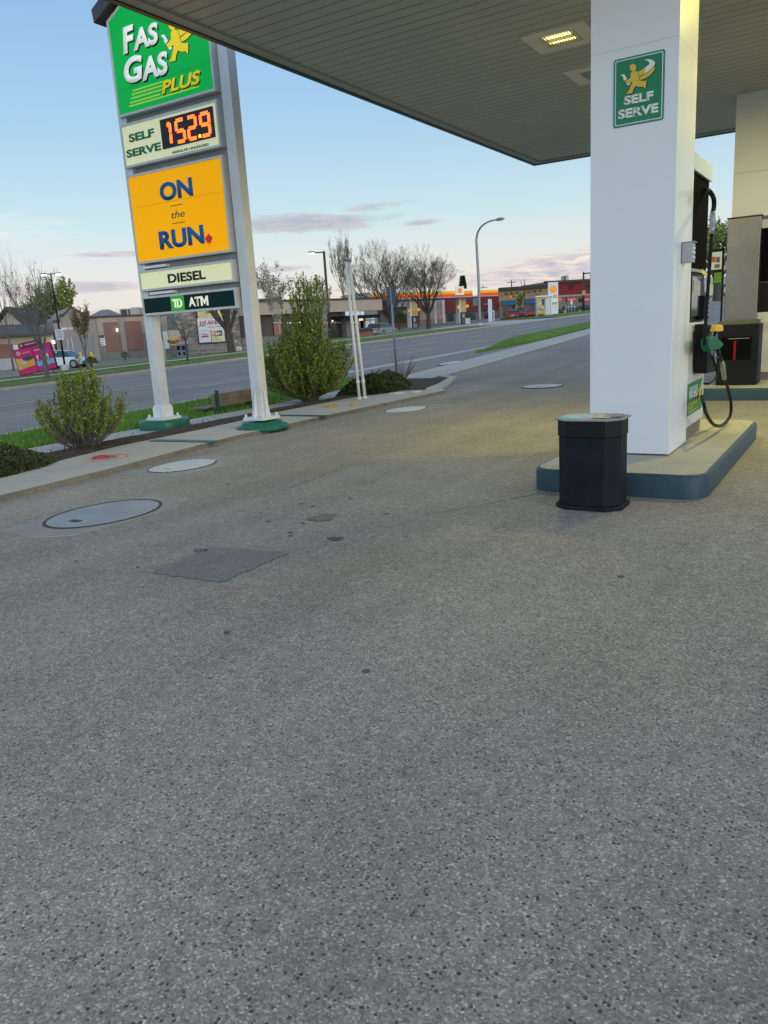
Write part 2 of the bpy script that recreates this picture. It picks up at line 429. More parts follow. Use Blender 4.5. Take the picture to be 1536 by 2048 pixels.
def line_sheet(x0, x1, y0, y1, nm='road_marking'):
    o = sheet(nm, x0, x1, y0, y1, .008, ROADP, 1, step=1.5); st(o); return o
line_sheet(-22.15, -21.97, -50, 200)
for k in range(-3, 22):
    y = 12.0+6.75*k
    line_sheet(-18.6, -18.45, y, y+2.3); line_sheet(-25.6, -25.45, y+1.5, y+3.8)

# concrete kerb apron beside the planting bed
inner = [(-7.0, -3), (-7.7, 2.0), (-8.15, 4.97), (-8.5, 6.0), (-8.74, 7.1), (-8.78, 8.7), (-8.85, 9.6), (-9.05, 10.75), (-9.06, 12.3), (-9.05, 13.7), (-8.9, 14.75), (-8.45, 15.1)]
outer = [(-6.3, -3), (-6.85, 2.0), (-7.16, 4.33), (-7.26, 5.65), (-7.36, 6.4), (-7.52, 7.46), (-7.62, 8.3), (-7.62, 9.2), (-7.68, 10.2), (-7.66, 11.5), (-7.62, 14.1), (-7.6, 14.8), (-7.75, 15.05), (-8.0, 15.15)]
KA = 1.043
inner = [(a*KA, b*KA) for a, b in inner]; outer = [(a*KA, b*KA) for a, b in outer]
ap = MB(); ap.prism(inner+outer[::-1], -.15, .062, 'z', mi=0)
ap.b.faces.ensure_lookup_table(); ap.b.normal_update()
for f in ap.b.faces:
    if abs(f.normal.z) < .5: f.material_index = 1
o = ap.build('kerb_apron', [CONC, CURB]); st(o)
# planting bed
bd = MB()
bi = [(p[0]+.01, p[1]) for p in inner]
b = bd.b
nR = 70
rows = []
def inx(Y):
    for (xa, ya), (xb, yb) in zip(inner, inner[1:]):
        if ya <= Y <= yb: return xa+(xb-xa)*(Y-ya)/(yb-ya)
    return -8.8
for j in range(nR+1):
    Y = -3+18.6*j/nR
    xr = inx(min(Y, 15.6))+.03; xl = -9.98
    row = []
    for i in range(13):
        t = i/12; X = xl+(xr-xl)*t
        row.append(b.verts.new((X, Y, T(X, Y)+.0+.075*math.sin(PI*t)**.6+random.uniform(-.012, .012)+.04*t)))
    rows.append(row)
for A, B in zip(rows, rows[1:]):
    for i in range(12): b.faces.new([A[i], A[i+1], B[i+1], B[i]])
st(bd.build('planting_bed', SOIL))
tail = MB()
tp = [(-8.55, 15.6), (-10.15, 15.0), (-11.2, 16.2), (-11.3, 18.6), (-10.4, 19.6), (-9.5, 18.8), (-8.8, 16.9)]
tail.prism(tp, -.2, .07); st(tail.build('planting_bed', SOIL))
ed = MB()
for A, B in zip([(-8.45, 15.7), (-8.75, 16.9), (-9.45, 18.9), (-10.4, 19.75)], [(-8.75, 16.9), (-9.45, 18.9), (-10.4, 19.75), (-11.4, 19.0)]):
    d = (Vector(B)-Vector(A)).normalized(); nn_ = Vector((d.y, -d.x))*.09
    ed.prism([(A[0]-nn_.x, A[1]-nn_.y), (A[0]+nn_.x, A[1]+nn_.y), (B[0]+nn_.x, B[1]+nn_.y), (B[0]-nn_.x, B[1]-nn_.y)], -.2, .095+.002*len(st_)); st_.append(1)
st(ed.build('bed_kerb', CONC2))
bk = MB(); bk.box(-10.03, -9.93, -3, 15.2, -.3, .03, .01); st(bk.build('bed_kerb', CONC))

# asphalt patch, stains, cracks
pt = MB(); pts = []
quad = [(-3.98, 3.36), (-3.36, 3.36), (-3.36, 4.05), (-4.02, 4.0)]
for (xa, ya), (xb, yb) in zip(quad, quad[1:]+quad[:1]):
    for k in range(9):
        t = k/9; pts.append((xa+(xb-xa)*t+random.uniform(-.018, .018), ya+(yb-ya)*t+random.uniform(-.018, .018)))
pt.face([(x, y, .004) for x, y in pts]); st(pt.build('asphalt_patch', A_patch))
STAIN = asphalt('stained asphalt', (.12, .105, .085), 95, .2)
STAIN2 = asphalt('faint stain', (.21, .195, .16), 95, .2)
def stain(px, py, w_, l_, m):
    c = G(px, py); s = MB(); P = []
    ph = [random.uniform(0, 6) for _ in range(3)]
    for k in range(36):
        a = 2*PI*k/36; rr = 1+.12*math.sin(3*a+ph[0])+.07*math.sin(5*a+ph[1])+.05*math.sin(9*a+ph[2])
        P.append((c.x+w_*rr*math.cos(a), c.y+l_*rr*math.sin(a), .004))
    s.face(P); o = s.build('oil_stain', m); st(o)
stain(671, 1078, .062, .05, STAIN); stain(645, 1036, .10, .13, STAIN2); stain(400, 1101, .055, .04, STAIN2)
for q in ((537, 1043), (580, 1066), (581, 1072), (605, 1047), (626, 1013), (602, 1008)): stain(*q, .02, .018, STAIN)
stain(1190, 890, .3, .25, STAIN2)
random.seed(44); dr = MB()
for i in range(70):
    x, y = random.uniform(-6.5, 1.5), random.uniform(1.2, 15); q = random.uniform(.008, .024)
    dr.face([(x+q*random.uniform(.7, 1.2)*math.cos(2*PI*k/9), y+q*random.uniform(.7, 1.2)*math.sin(2*PI*k/9), .0035) for k in range(9)])
st(dr.build('oil_drips', STAIN), 'stuff')
CRK = mat('crack', (.05, .048, .045), 1)
def crack(pl, wd=.006):
    c = MB(); P = []
    for (a, b2) in zip(pl, pl[1:]):
        for k in range(10):
            t = k/10; P.append(Vector((a[0]+(b2[0]-a[0])*t+random.uniform(-.02, .02), a[1]+(b2[1]-a[1])*t+random.uniform(-.02, .02), .003)))
    for p, q in zip(P, P[1:]):
        d = (q-p).normalized(); s_ = Vector((-d.y, d.x, 0))*wd*random.uniform(.4, 1)
        c.face([p-s_, p+s_, q+s_, q-s_])
    st(c.build('asphalt_crack', CRK))
crack([G(x, y)[:2] for x, y in ((850, 1030), (960, 1012), (1090, 985))], .004)
crack([G(x, y)[:2] for x, y in ((375, 994), (470, 996), (600, 985))], .003)
crack([G(x, y)[:2] for x, y in ((560, 985), (700, 930), (820, 915))], .003)

# manhole lids with concrete collars
COLLAR = mat('old collar concrete', (.345, .33, .305), .9, var=.12, vs=3, bump=.002, dirt=.3)
LID1 = mat('painted steel lid', (.35, .36, .37), .45, .2, var=.15, vs=2.5, dirt=.35)
LIDW = mat('white painted lid', (.62, .63, .61), .6, var=.06, vs=5, dirt=.35)
RIM = mat('iron rim', (.07, .065, .06), .7, .4, var=.2)
def lid(label, cx, cy, rx, ry, m, col=None, ridges=False, z=0.0, group='fill manhole lids'):
    t = thing('manhole_lid', label, 'manhole lid', (cx, cy, z), 0, group)
    if col:
        c = MB(); c.prism([(x-cx, y-cy) for x, y in col], -.02, .006); c.build('collar', COLLAR, t)
    r = MB(); n = 48
    for k in range(n):
        a, b2 = 2*PI*k/n, 2*PI*(k+1)/n
        r.face([(rx*math.cos(a), ry*math.sin(a), .012), (rx*math.cos(b2), ry*math.sin(b2), .012), (rx*.95*math.cos(b2), ry*.95*math.sin(b2), .012), (rx*.95*math.cos(a), ry*.95*math.sin(a), .012)])
        r.face([(rx*math.cos(a), ry*math.sin(a), -.01), (rx*math.cos(b2), ry*math.sin(b2), -.01), (rx*math.cos(b2), ry*math.sin(b2), .012), (rx*math.cos(a), ry*math.sin(a), .012)])
    r.build('rim', RIM, t)
    p = MB(); p.prism([(rx*.95*math.cos(2*PI*k/n), ry*.95*math.sin(2*PI*k/n)) for k in range(n)], -.01, .010)
    if ridges:
        q = 9
        for k in range(-q, q+1):
            y = k*ry*.9/q; ww = rx*.9*math.sqrt(max(0, 1-(y/ry)**2))
            p.box(-ww, ww, y-.012, y+.012, .009, .014)
    p.build('plate', m, t)
    h = MB(); h.box(-.06, .06, -ry*.62, -ry*.5, .0105, .0125); h.build('handle_slot', RIM, t)
    return t
lid('large grey round steel lid set in a pale concrete collar, nearest to the camera', -5.82, 4.48, .44, .56, LID1,
    [(-6.24, 3.72), (-5.72, 3.66), (-5.40, 3.84), (-5.33, 4.9), (-5.50, 5.25), (-5.98, 5.2), (-6.22, 4.6)])
lid('white ribbed round lid beside the kerb, left of the green ground strip', -7.02, 6.62, .36, .46, LIDW, ridges=True, col=[(-7.42, 6.0), (-6.62, 6.1), (-6.45, 6.9), (-6.6, 7.4), (-7.35, 7.3)])
lid('white round lid on the asphalt near the twin white pipes', -7.16, 12.33, .36, .5, LIDW, ridges=True, col=[(-7.56, 11.7), (-6.8, 11.7), (-6.6, 13.2), (-7.2, 13.3)])
lid('white round lid in the driveway left of the white canopy column', -6.15, 16.7, .46, .5, LIDW, z=T(-6.15, 16.7)+.005)
p_ = GT(902, 727); lid('small distant white lid out in the street driveway', p_.x, p_.y, .38, .62, LIDW, z=p_.z+.012).rotation_euler = (math.atan((T(p_.x, p_.y+.5)-T(p_.x, p_.y-.5))), -math.atan(T(p_.x+.5, p_.y)-T(p_.x-.5, p_.y)), 0)

# coloured fill caps on the apron
def cap(label, cx, cy, r, m, spray=None, ring=True):
    t = thing('fill_cap', label, 'fill cap', (cx*KA, cy*KA, .062), 0, 'painted fill caps on the kerb apron')
    c = MB(); c.lathe([(r, 0), (r, .018), (r*.9, .026), (r*.2, .027)], n=24)
    c.build('disc', m, t)
    if ring:
        for i in range(10):
            k = MB(); a = 2*PI*i/10; k.box(r*math.cos(a)-.02, r*math.cos(a)+.02, r*math.sin(a)-.02, r*math.sin(a)+.02, .0, .022); k.build('rim_lug', m, t)
    return t
RED = mat('faded red paint', (.45, .05, .055), .7, var=.25, vs=8, dirt=.3)
YEL = mat('fill yellow paint', (.62, .36, .05), .7, var=.15, vs=8, dirt=.2)
cap('larger red cap among red overspray at the left end of the kerb', -8.08, 6.28, .10, RED, ring=False)
cap('smaller pale red cap right of the larger red cap', -7.86, 6.42, .075, mat('pale red', (.5, .25, .22), .8, var=.3, vs=12), ring=False)
cap('large yellow cap on the kerb in front of the green shrub', -8.42, 11.78, .135, YEL)
cap('small flat yellow cap right of the large yellow one', -8.12, 12.1, .10, YEL, ring=False)
cap('large white cap at the far tip of the kerb', -8.42, 14.15, .15, LIDW)
cap('small flat white cap right of the large white one', -8.1, 14.42, .12, LIDW, ring=False)
# overspray of red paint on the concrete
m = bpy.data.materials.new('red overspray'); m.use_nodes = True; n = NT(m.node_tree); p = m.node_tree.nodes['Principled BSDF']
oc = n.n.new('ShaderNodeTexCoord').outputs['Object']; ln = n.n.new('ShaderNodeVectorMath'); ln.operation = 'LENGTH'
sx = n.xyz(oc); n.put(ln.inputs[0], n.comb(n.m('MULTIPLY', sx[0], 1.0), n.m('MULTIPLY', sx[1], .8), 0.0))
fal = n.m('ADD', ln.outputs['Value'], n.m('MULTIPLY', n.m('SUBTRACT', n.noise(oc, 12, 5, .7), .5), .12))
n.put(p.inputs['Base Color'], n.mix(n.ramp(fal, [(.10, .85), (.23, 0.0)]), (.52, .485, .43), (.48, .07, .07))); p.inputs['Roughness'].default_value = .85
s = MB(); s.face([(.24*math.cos(2*PI*k/30), .30*math.sin(2*PI*k/30), 0) for k in range(30)])
st(s.build('paint_overspray', m, loc=(-8.03*KA, 6.33*KA, .0655)))
GREENP = mat('green enamel', (.012, .14, .09), .4, var=.2, vs=9, dirt=.25)
def strip(label, pts):
    pts = [(a*KA, b*KA) for a, b in pts]; s = MB(); s.prism(pts, .05, .074); tag(s.build('cover_plate', mat('green plate', (.03, .12, .095), .5, var=.2, vs=9, dirt=.3)), label, 'cover plate', 'green cover plates across the kerb')
strip('narrow green metal plate crossing the kerb below the left sign post', [(-8.62, 7.54), (-8.60, 7.68), (-7.50, 7.76), (-7.44, 7.62)])
strip('narrow green metal plate crossing the kerb right of the right sign post', [(-8.80, 10.42), (-8.80, 10.52), (-7.60, 10.50), (-7.58, 10.36)])

# ================================================================== CANOPY
CX0, CX1, CY0, CY1, CZ = -6.75, 3.1, 5.2, 18.05, 4.9
SOFF = mat('soffit metal', (.46, .47, .415), .5, .0, var=.08, vs=.6, spec=.5, dirt=.12)
DKGR = mat('canopy fascia green', (.006, .05, .032), .4, var=.1)
TRIM = mat('soffit trim', (.36, .38, .36), .5, var=.08)
can = thing('gas_station_canopy', 'large flat forecourt canopy with ribbed grey soffit and green edge overhead', 'canopy', (0, 0, 0))
so = MB(); y = CY0+.16; pw = .205
while y < CY1-.16:
    y1 = min(y+pw-.018, CY1-.16)
    so.box(CX0+.16, CX1-.16, y, y1, CZ, CZ+.02)
    y += pw
so.box(CX0+.16, CX1-.16, CY0+.16, CY1-.16, CZ+.022, CZ+.05)
so.build('soffit', SOFF, can)
tr = MB()
tr.box(CX0+.02, CX0+.16, CY0+.02, CY1-.02, CZ-.03, CZ+.06); tr.box(CX1-.16, CX1-.02, CY0+.02, CY1-.02, CZ-.03, CZ+.06)
tr.box(CX0+.16, CX1-.16, CY1-.16, CY1-.02, CZ-.03, CZ+.06); tr.box(CX0+.16, CX1-.16, CY0+.02, CY0+.16, CZ-.03, CZ+.06)
tr.build('edge_trim', TRIM, can)
fa = MB()
fa.box(CX0-.05, CX0+.018, CY0-.05, CY1+.05, CZ-.045, CZ+1.0); fa.box(CX1-.018, CX1+.05, CY0-.05, CY1+.05, CZ-.045, CZ+1.0)
fa.box(CX0+.02, CX1-.02, CY1-.018, CY1+.05, CZ-.045, CZ+1.0); fa.box(CX0+.02, CX1-.02, CY0-.05, CY0+.018, CZ-.045, CZ+1.0)
fa.build('fascia', DKGR, can)
rf = MB(); rf.box(CX0, CX1, CY0, CY1, CZ+.9, CZ+.95); rf.build('roof', TRIM, can)
# luminaires
FRAME = mat('luminaire frame', (.72, .71, .66), .5, var=.06)
LOUV = mat('louvre', (.75, .72, .5), .3, .3, var=.03)
TUBE = mat('lamp tube', (1, .97, .7), .4, var=0, emit=(1.0, .93, .42), es=2.0)
def fixture(label, x, y, lit, s=.40, en=90):
    t = thing('canopy_light', label, 'ceiling light', (x, y, CZ), 0, 'square lights set in the canopy soffit')
    f = MB(); a, i = s, s*.56
    f.box(-a, a, -a, -i, -.022, 0); f.box(-a, a, i, a, -.022, 0); f.box(-a, -i, -i, i, -.022, 0); f.box(i, a, -i, i, -.022, 0)
    f.build('frame', FRAME, t)
    if lit:
        l = MB()
        for q in (-1, 1): l.box(-i*.72, i*.72, q*i*.42-.04, q*i*.42+.04, -.012, -.004)
        l.build('lamp', TUBE, t)
        g = MB(); n_ = 13
        for k in range(n_):
            xx = -i+2*i*(k+.5)/n_; g.box(xx-.004, xx+.004, -i, i, -.028, -.012)
        g.box(-i, i, -.012, .012, -.029, -.004)
        g.build('louvre', LOUV, t)
        L = bpy.data.lights.new('lamp_light', 'AREA'); L.shape = 'SQUARE'; L.size = .35; L.energy = en; L.color = (1.0, .88, .17); L.spread = R(175)
        lo = bpy.data.objects.new('lamp_light', L); C.objects.link(lo); lo.parent = t; lo.location = (0, 0, -.05)
    else:
        l = MB(); l.box(-i, i, -i, i, -.014, -.004); l.build('lens', mat('dark lens', (.25, .25, .24), .3, var=.05), t)
    return t
pL = G(1122, 74, CZ)
fixture('lit square light in the soffit left of the white column', pL.x, pL.y, True, en=64)
fixture('unlit square light partly hidden behind the white column', -3.62, 12.3, False)
fixture('unlit square plate near the far corner of the canopy', -3.7, 16.3, False)
for i, yy in enumerate((10.2, 16.4)):
    fixture('lit soffit light above the pump lane %s' % ('beside the near column', 'beside the far column')[i], -.15, yy, True, en=(84, 28)[i])
fixture('lit soffit light between the near and far columns', -.15, 13.2, True, en=16)

# ================================================================== COLUMNS
COLM = mat('white column panel', (.78, .80, .815), .38, var=.02, vs=1.2, dirt=.03)
def column(label, x0, x1, y0, y1, z0, clad=None):
    t = thing('canopy_column', label, 'column', ((x0+x1)/2, (y0+y1)/2, z0)); a, c = (x1-x0)/2, (y1-y0)/2
    segs = [(0, 3.46), (3.4605, CZ-z0)]
    for s0, s1 in segs:
        s = MB(); s.box(-a, a, -c, c, s0+(.012 if s0 == 0 else 0), s1, .0025); s.build('panel', COLM, t)
    s = MB(); s.box(-a+.02, a-.02, -c+.02, c-.02, 0, 3.5); s.build('core', mat('column core', (.1, .1, .1), .8), t)
    if clad:
        s = MB(); s.box(-a-.02, a+.015, -c-.03, c+.02, 0, clad-z0, .008); s.build('cladding', mat('brushed stainless', (.24, .225, .205), .34, .95, var=.10, vs=2, dirt=.15), t)
        s = MB(); s.box(-a-.035, a+.02, -c-.04, c+.03, clad-z0, clad-z0+.02); s.build('cladding_cap', DKMET, t)
    return t
column('wide white canopy column on the near pump island', -2.225, -1.495, 7.32, 8.10, .2)
c2_ = thing('canopy_column', 'yellow-lit canopy column with a stainless steel wrap on the far island', 'column', (-2.17, 15.2, .2))
o_ = MB(); o_.box(0, .46, 0, .28, 0, 2.74, .003); o_.build('lower_panel', COLM, c2_)
o_ = MB(); o_.box(0, .74, 0, .80, 2.742, 3.46, .003); o_.box(0, .74, 0, .80, 3.463, CZ-.2, .003); o_.build('upper_panel', COLM, c2_)
o_ = MB(); o_.box(-.03, .485, -.20, -.003, 0, 2.73, .008); o_.build('cladding', mat('brushed stainless', (.26, .245, .225), .32, .95, var=.12, vs=2, dirt=.15), c2_)
o_ = MB(); o_.box(-.045, .50, -.215, -.003, 2.731, 2.748); o_.build('cladding_cap', DKMET, c2_)

# running figure emblem (a station emblem, flat art) -- coordinates measured on the small plate, unit = plate width
def art(px): return [((x-455)/620.0, -((y+.2*(x-455))-370)/850.0) for x, y in px]
MAN = [art([(735,508),(758,520),(772,570),(780,625),(825,632),(865,628),(862,660),(853,718),(842,722),(830,700),(790,704),(755,696),(735,690),(712,722),(700,752),(690,780),(650,784),(610,785),(635,765),(655,735),(672,690),(690,640),(655,655),(622,668),(600,630),(640,610),(668,592),(668,540),(685,520),(705,508)])]
HEADP = art([(697+42*math.cos(2*PI*k/20), 467+46*math.sin(2*PI*k/20)) for k in range(20)])
SW1 = art([(762,518),(800,496),(850,462),(888,438),(896,418),(880,396),(850,384),(820,378),(860,370),(905,371),(945,388),(964,415),(955,440),(930,474),(890,510),(840,542),(778,572)])
SW2 = art([(780,583),(830,556),(885,522),(930,482),(950,458),(962,476),(950,512),(915,552),(860,592),(786,620)])
NOZ = art([(548,552),(570,545),(592,548),(606,572),(628,602),(612,612),(590,625),(578,604),(582,588),(572,572),(556,566)])
NOZ2 = art([(622,668),(640,660),(662,655),(666,668),(650,683),(634,680)])
def emblem(parent, x, z, s, sz, y, my, mw, mk, name='emblem'):
    """emblem built of thin layers; x,z upper left of the art frame, s width scale, sz height scale"""
    e = MB()
    def lay(pts, dy, mi, ox=0, oz=0): e.prism([(x+u*s+ox, z+v*sz+oz) for u, v in pts], y-dy, y-dy+.0009, 'y', mi=mi)
    allp = MAN+[HEADP, SW1, SW2, NOZ, NOZ2]
    for i, q in enumerate(allp): lay(q, .0022+.00005*i, 2, .016*s, -.012*s)
    for i, q in enumerate((SW1, SW2)): lay(q, .0042, 0)
    lay(NOZ, .0044, 1); lay(NOZ2, .0044, 1)
    tipA = [(u, v) for u, v in SW1 if u > .62]; lay(tipA, .0058, 1)
    lay(MAN[0], .0062, 0); lay(HEADP, .0062, 0)
    return e.build(name, [my, mw, mk], parent)

SG = mat('sign green', (.0, .20, .075), .35, var=.06, vs=3)
SGE = mat('sign rim green', (.03, .22, .14), .4, var=.1)
SW = mat('sign white', (.78, .80, .76), .4, var=.02)
SY = mat('sign gold', (.70, .50, .04), .4, var=.02)
SK = mat('sign black', (.008, .012, .01), .5, var=.0)
pl = thing('self_serve_sign', 'small green and white SELF SERVE plate on the white column', 'sign', (-2.025, 7.318, 3.05))
wS, hS = .42, .535
def rrect(x0, x1, z0, z1, r, n=5):
    P = []
    for cx, cz, a0 in ((x1-r, z1-r, 0), (x0+r, z1-r, 90), (x0+r, z0+r, 180), (x1-r, z0+r, 270)):
        for k in range(n+1):
            a = R(a0+90*k/n); P.append((cx+r*math.cos(a), cz+r*math.sin(a)))
    return P
s = MB(); s.prism(rrect(0, wS, 0, hS, .02), -.004, 0, 'y'); s.build('plate', SGE, pl)
s = MB(); s.prism(rrect(.014, wS-.014, .014, hS-.014, .012), -.0052, -.0041, 'y'); s.build('border', SW, pl)
s = MB(); s.prism(rrect(.021, wS-.021, .021, hS-.021, .008), -.0064, -.0053, 'y'); s.build('field', SG, pl)
emblem(pl, 0.0, hS, wS, hS, -.0066, SY, SW, SK)
text('SELF', .245, .072, SW, pl, (.088, -.0075, .165), .045)
text('SERVE', .335, .075, SW, pl, (.04, -.0075, .062), .045)

# card box on the column side
t = thing('card_box', 'small grey metal box mounted on the side of the near column', 'box', (-1.488, 7.62, 1.90))
s = MB(); s.box(0, .085, 0, .15, 0, .17, .004); s.build('case', mat('box grey', (.42, .42, .42), .5, var=.08), t)
s = MB(); s.box(-.0, .10, -.005, .155, .171, .178); s.build('lid', STEEL, t)
s = MB()
for k in range(3): s.box(.0855, .092, .03, .12, .035+.04*k, .052+.04*k)
s.build('slot', SW, t)

# ================================================================== PUMP ISLANDS
BLUE = mat('island blue paint', (.028, .065, .09), .5, var=.15, vs=5, bump=.003, bs=30, dirt=.3)
ISTOP = mat('island concrete', (.50, .46, .37), .85, var=.10, vs=2.5, bump=.002, bs=60, dirt=.35)
def island(label, x0, x1, y0, y1):
    t = thing('pump_island', label, 'pump island', (x0, y0, 0), 0, 'raised pump islands'); w_, l_ = x1-x0, y1-y0
    pts = rrect(0, w_, 0, l_, .2, 8)
    s = MB(); b2 = bmesh.new()
    rings = []
    for off, z in ((0, -.02), (0, .165), (.006, .182), (.020, .194), (.034, .197)):
        q = rrect(off, w_-off, off, l_-off, .2-off, 8); rings.append([b2.verts.new((x, y, z)) for x, y in q])
    for A, B in zip(rings, rings[1:]):
        for k in range(len(A)):
            f = b2.faces.new([A[k], A[(k+1) % len(A)], B[(k+1) % len(A)], B[k]]); f.smooth = True
    s.add(b2); s.build('kerb', BLUE, t)
    q = rrect(.034, w_-.034, .034, l_-.034, .166, 8)
    s = MB(); s.face([(x, y, .197) for x, y in q]); s.build('top', ISTOP, t)
island('near blue-edged pump island carrying the wide white column', -2.50, -1.03, 6.44, 9.92)
island('far blue-edged pump island under the stainless column', -2.42, -1.0, 13.75, 18.4)

# dispenser -----------------------------------------------------------------
CREAM = mat('dispenser cream', (.66, .66, .60), .4, var=.05, vs=3, dirt=.12)
KICK = mat('dispenser kick', (.22, .20, .18), .45, .4, var=.15, dirt=.3)
GLS = mat('dark glass', (.02, .025, .03), .08, var=.0, spec=.8)
YC = mat('yellow plastic', (.80, .48, .02), .4, var=.06)
GN = mat('green nozzle grip', (.0, .13, .05), .5, var=.1, spec=.15)
CHR = mat('chrome', (.7, .7, .7), .2, 1.0, var=.02)
def px_y(px, py, X=-1.30): 
    p = Xa(px, py, X); return (p.x, p.y, p.z)
def dispenser(label, X1, Y0, Y1, first):
    t = thing('fuel_dispenser', label, 'fuel dispenser', (X1, Y0, .197), 0, 'fuel dispensers on the islands')
    L = Y1-Y0; Z = lambda z: z-.197
    s = MB(); s.box(-.60, -.02, .03, L-.03, 0, Z(.33)); s.build('kick_plate', KICK, t)
    s = MB(); s.box(-.62, 0, 0, L, Z(.332), Z(1.36), .012); s.build('lower_cabinet', CREAM, t)
    s = MB(); s.box(-.58, -.03, .02, L-.02, Z(1.36), Z(1.86)); s.build('head', BLACK, t)
    s = MB(); s.box(-.03, .012, .05, L*.52, Z(1.42), Z(1.80), .006); s.build('display', GLS, t)
    s = MB(); s.box(.012, .016, .10, L*.46, Z(1.66), Z(1.76)); s.build('readout', mat('lcd', (.28, .33, .26), .3, var=0), t)
    s = MB(); s.box(-.03, .05, L*.60, L*.88, Z(1.38), Z(1.62), .01)
    k_ = s.build('card_reader', BLACK, t)
    kp = MB()
    for i in range(3):
        for j in range(4): kp.box(.051, .058, L*.64+i*.055, L*.64+i*.055+.04, Z(1.41)+j*.045, Z(1.44)+j*.045)
    kp.build('keypad', mat('key grey', (.45, .46, .44), .5), k_)
    s = MB(); s.box(-.56, .006, .05, L-.05, Z(1.84), Z(1.872), .004); s.build('sill', STEEL, t)
    s = MB(); s.box(-.55, -.012, .03, L-.03, Z(1.872), Z(2.745)); s.build('upper_screen', BLACKM, t)
    s = MB(); s.box(-.60, .01, -.01, L+.01, Z(2.745), Z(2.90 if first else 2.88), .006); s.build('top_cap', mat('cap glass white', (.62, .66, .64), .35, var=.04), t)
    s = MB(); s.prism([(L*.25, Z(1.83)), (L*.60, Z(1.80)), (L*.9, Z(1.74)), (L*.72, Z(1.79)), (L*.3, Z(1.865))], .05, .06, 'x'); s.build('caution_tape', mat('tape yellow', (.75, .65, .05), .6, var=.1), t)
    # sticker with the station name
    k = thing_part(t, 'sticker', SGE, (.003, .035, Z(.45)), L)
    return t
def thing_part(t, name, m, loc, L):
    # flat sticker on the +X face: local axes x->+Y
    s = MB(); s.box(0, .84*L, -.002, .002, 0, .32); o = s.build(name, mat('sticker green', (.02, .24, .07), .4, var=.05), t, loc, (0, 0, R(90)))
    text('FAS GAS', .48*L, .13, SW, o, (.06, -.003, .155), .015, .25)
    text('PLUS', .22*L, .05, SY, o, (.30*L, -.003, .085), .02, .3)
    q = MB()
    for i in range(4): q.box(.05, .05+(.50 if i == 0 else .24)*L, -.0045, -.0028, .03+.028*i, .038+.028*i)
    q.build('pinstripe', SY, o)
    emblem(o, .50*L, .335, .36*L, .42, -.0025, SY, SW, SK)
    return o
d1 = dispenser('fuel dispenser with green nozzle behind the wide white column', -1.505, 8.12, 9.06, True)
d2 = dispenser('fuel dispenser beyond the stainless column at the right edge', -1.47, 15.26, 16.4, False)
HX = -1.30
def hose_set(dx, dy, nz_label, hose_label, full):
    P = lambda *q: tuple(a+b for a, b in zip(px_y(*q, HX), (dx, dy, 0)))
    # nozzle resting in its boot
    nz = thing('fuel_nozzle', nz_label, 'fuel nozzle', (0, 0, 0), 0, 'fuel nozzles hung on dispensers')
    s = MB(); g = []
    for q in ((1410, 678), (1421, 672), (1437, 684), (1441, 691), (1430, 699), (1413, 703), (1409, 692)):
        g.append((P(*q)[1], P(*q)[2]))
    s.prism(g, HX+dx-.035, HX+dx+.035, 'x', bev=.010); s.build('grip', GN, nz)
    g = [(P(*q)[1], P(*q)[2]) for q in ((1427, 655), (1431, 649), (1440, 650), (1441, 662), (1433, 664), (1426, 663))]
    s = MB(); s.prism(g, HX+dx-.03, HX+dx+.03, 'x', bev=.010); s.build('splash_guard', YC, nz)
    s = MB(); s.tube(P(1433, 660), P(1427, 676), .016, n=10); s.build('spout', BLACK, nz)
    s = MB(); s.path(crom([P(1434, 698), P(1438, 708), P(1441, 718), P(1443, 722)]), .02, 10); s.build('hose_swivel', BLACK, nz)
    s = MB(); s.path(crom([P(1428, 700), P(1427, 712), P(1433, 716), P(1438, 712)]), .007, 8); s.build('trigger_guard', DKMET, nz)
    h = thing('fuel_hose', hose_label, 'fuel hose', (0, 0, 0), 0, 'fuel hoses')
    s = MB(); s.path([P(1442, 721), P(1445, 733), P(1447, 745), P(1449, 757)], [.022, .030, .026, .024], 12); s.build('breakaway', STEEL, h)
    s = MB(); s.path(crom([P(1449, 757), P(1456, 778), P(1462, 808), P(1460, 832), P(1448, 848), P(1437, 852), P(1424, 846), P(1412, 826), P(1407, 806), px_y(1404, 792, -1.46+dx)[0:1]+(px_y(1404, 792, -1.46)[1]+dy, px_y(1404, 792, -1.46)[2])], 8), .017, 12); s.build('lower_hose', RUBBER, h)
    if full:
        s = MB(); s.path(crom([px_y(1414, 379, -1.50), P(1420, 384), P(1427, 396), P(1428, 412), P(1426, 424)]), .021, 12); s.build('upper_elbow', RUBBER, h)
        s = MB(); s.path([P(1426, 423), P(1425.5, 434), P(1425, 438), P(1424.7, 452), P(1424, 456), P(1423.5, 468)], [.024, .022, .028, .022, .027, .020], 12); s.build('coupling', STEEL, h)
        s = MB(); s.path(crom([P(1423.6, 466), P(1420, 520), P(1415, 590), P(1411, 650), P(1410, 668), P(1409, 690)]), .016, 12); s.build('upper_hose', RUBBER, h)
        s = MB(); s.path(crom([px_y(1408, 767, -1.36), px_y(1418, 767, -1.3), px_y(1430, 758, -1.3), px_y(1434, 745, -1.3), px_y(1428, 722, -1.32), px_y(1424, 712, -1.34)], 8), .010, 10); s.build('whip_hose', RUBBER, h)
hose_set(0, 0, 'green fuel nozzle with yellow guard beside the near dispenser', 'black fuel hose looping down beside the near dispenser', True)
hose_set(.03, 7.14, 'green fuel nozzle at the far dispenser', 'black fuel hose looping at the far dispenser on the right edge', False)
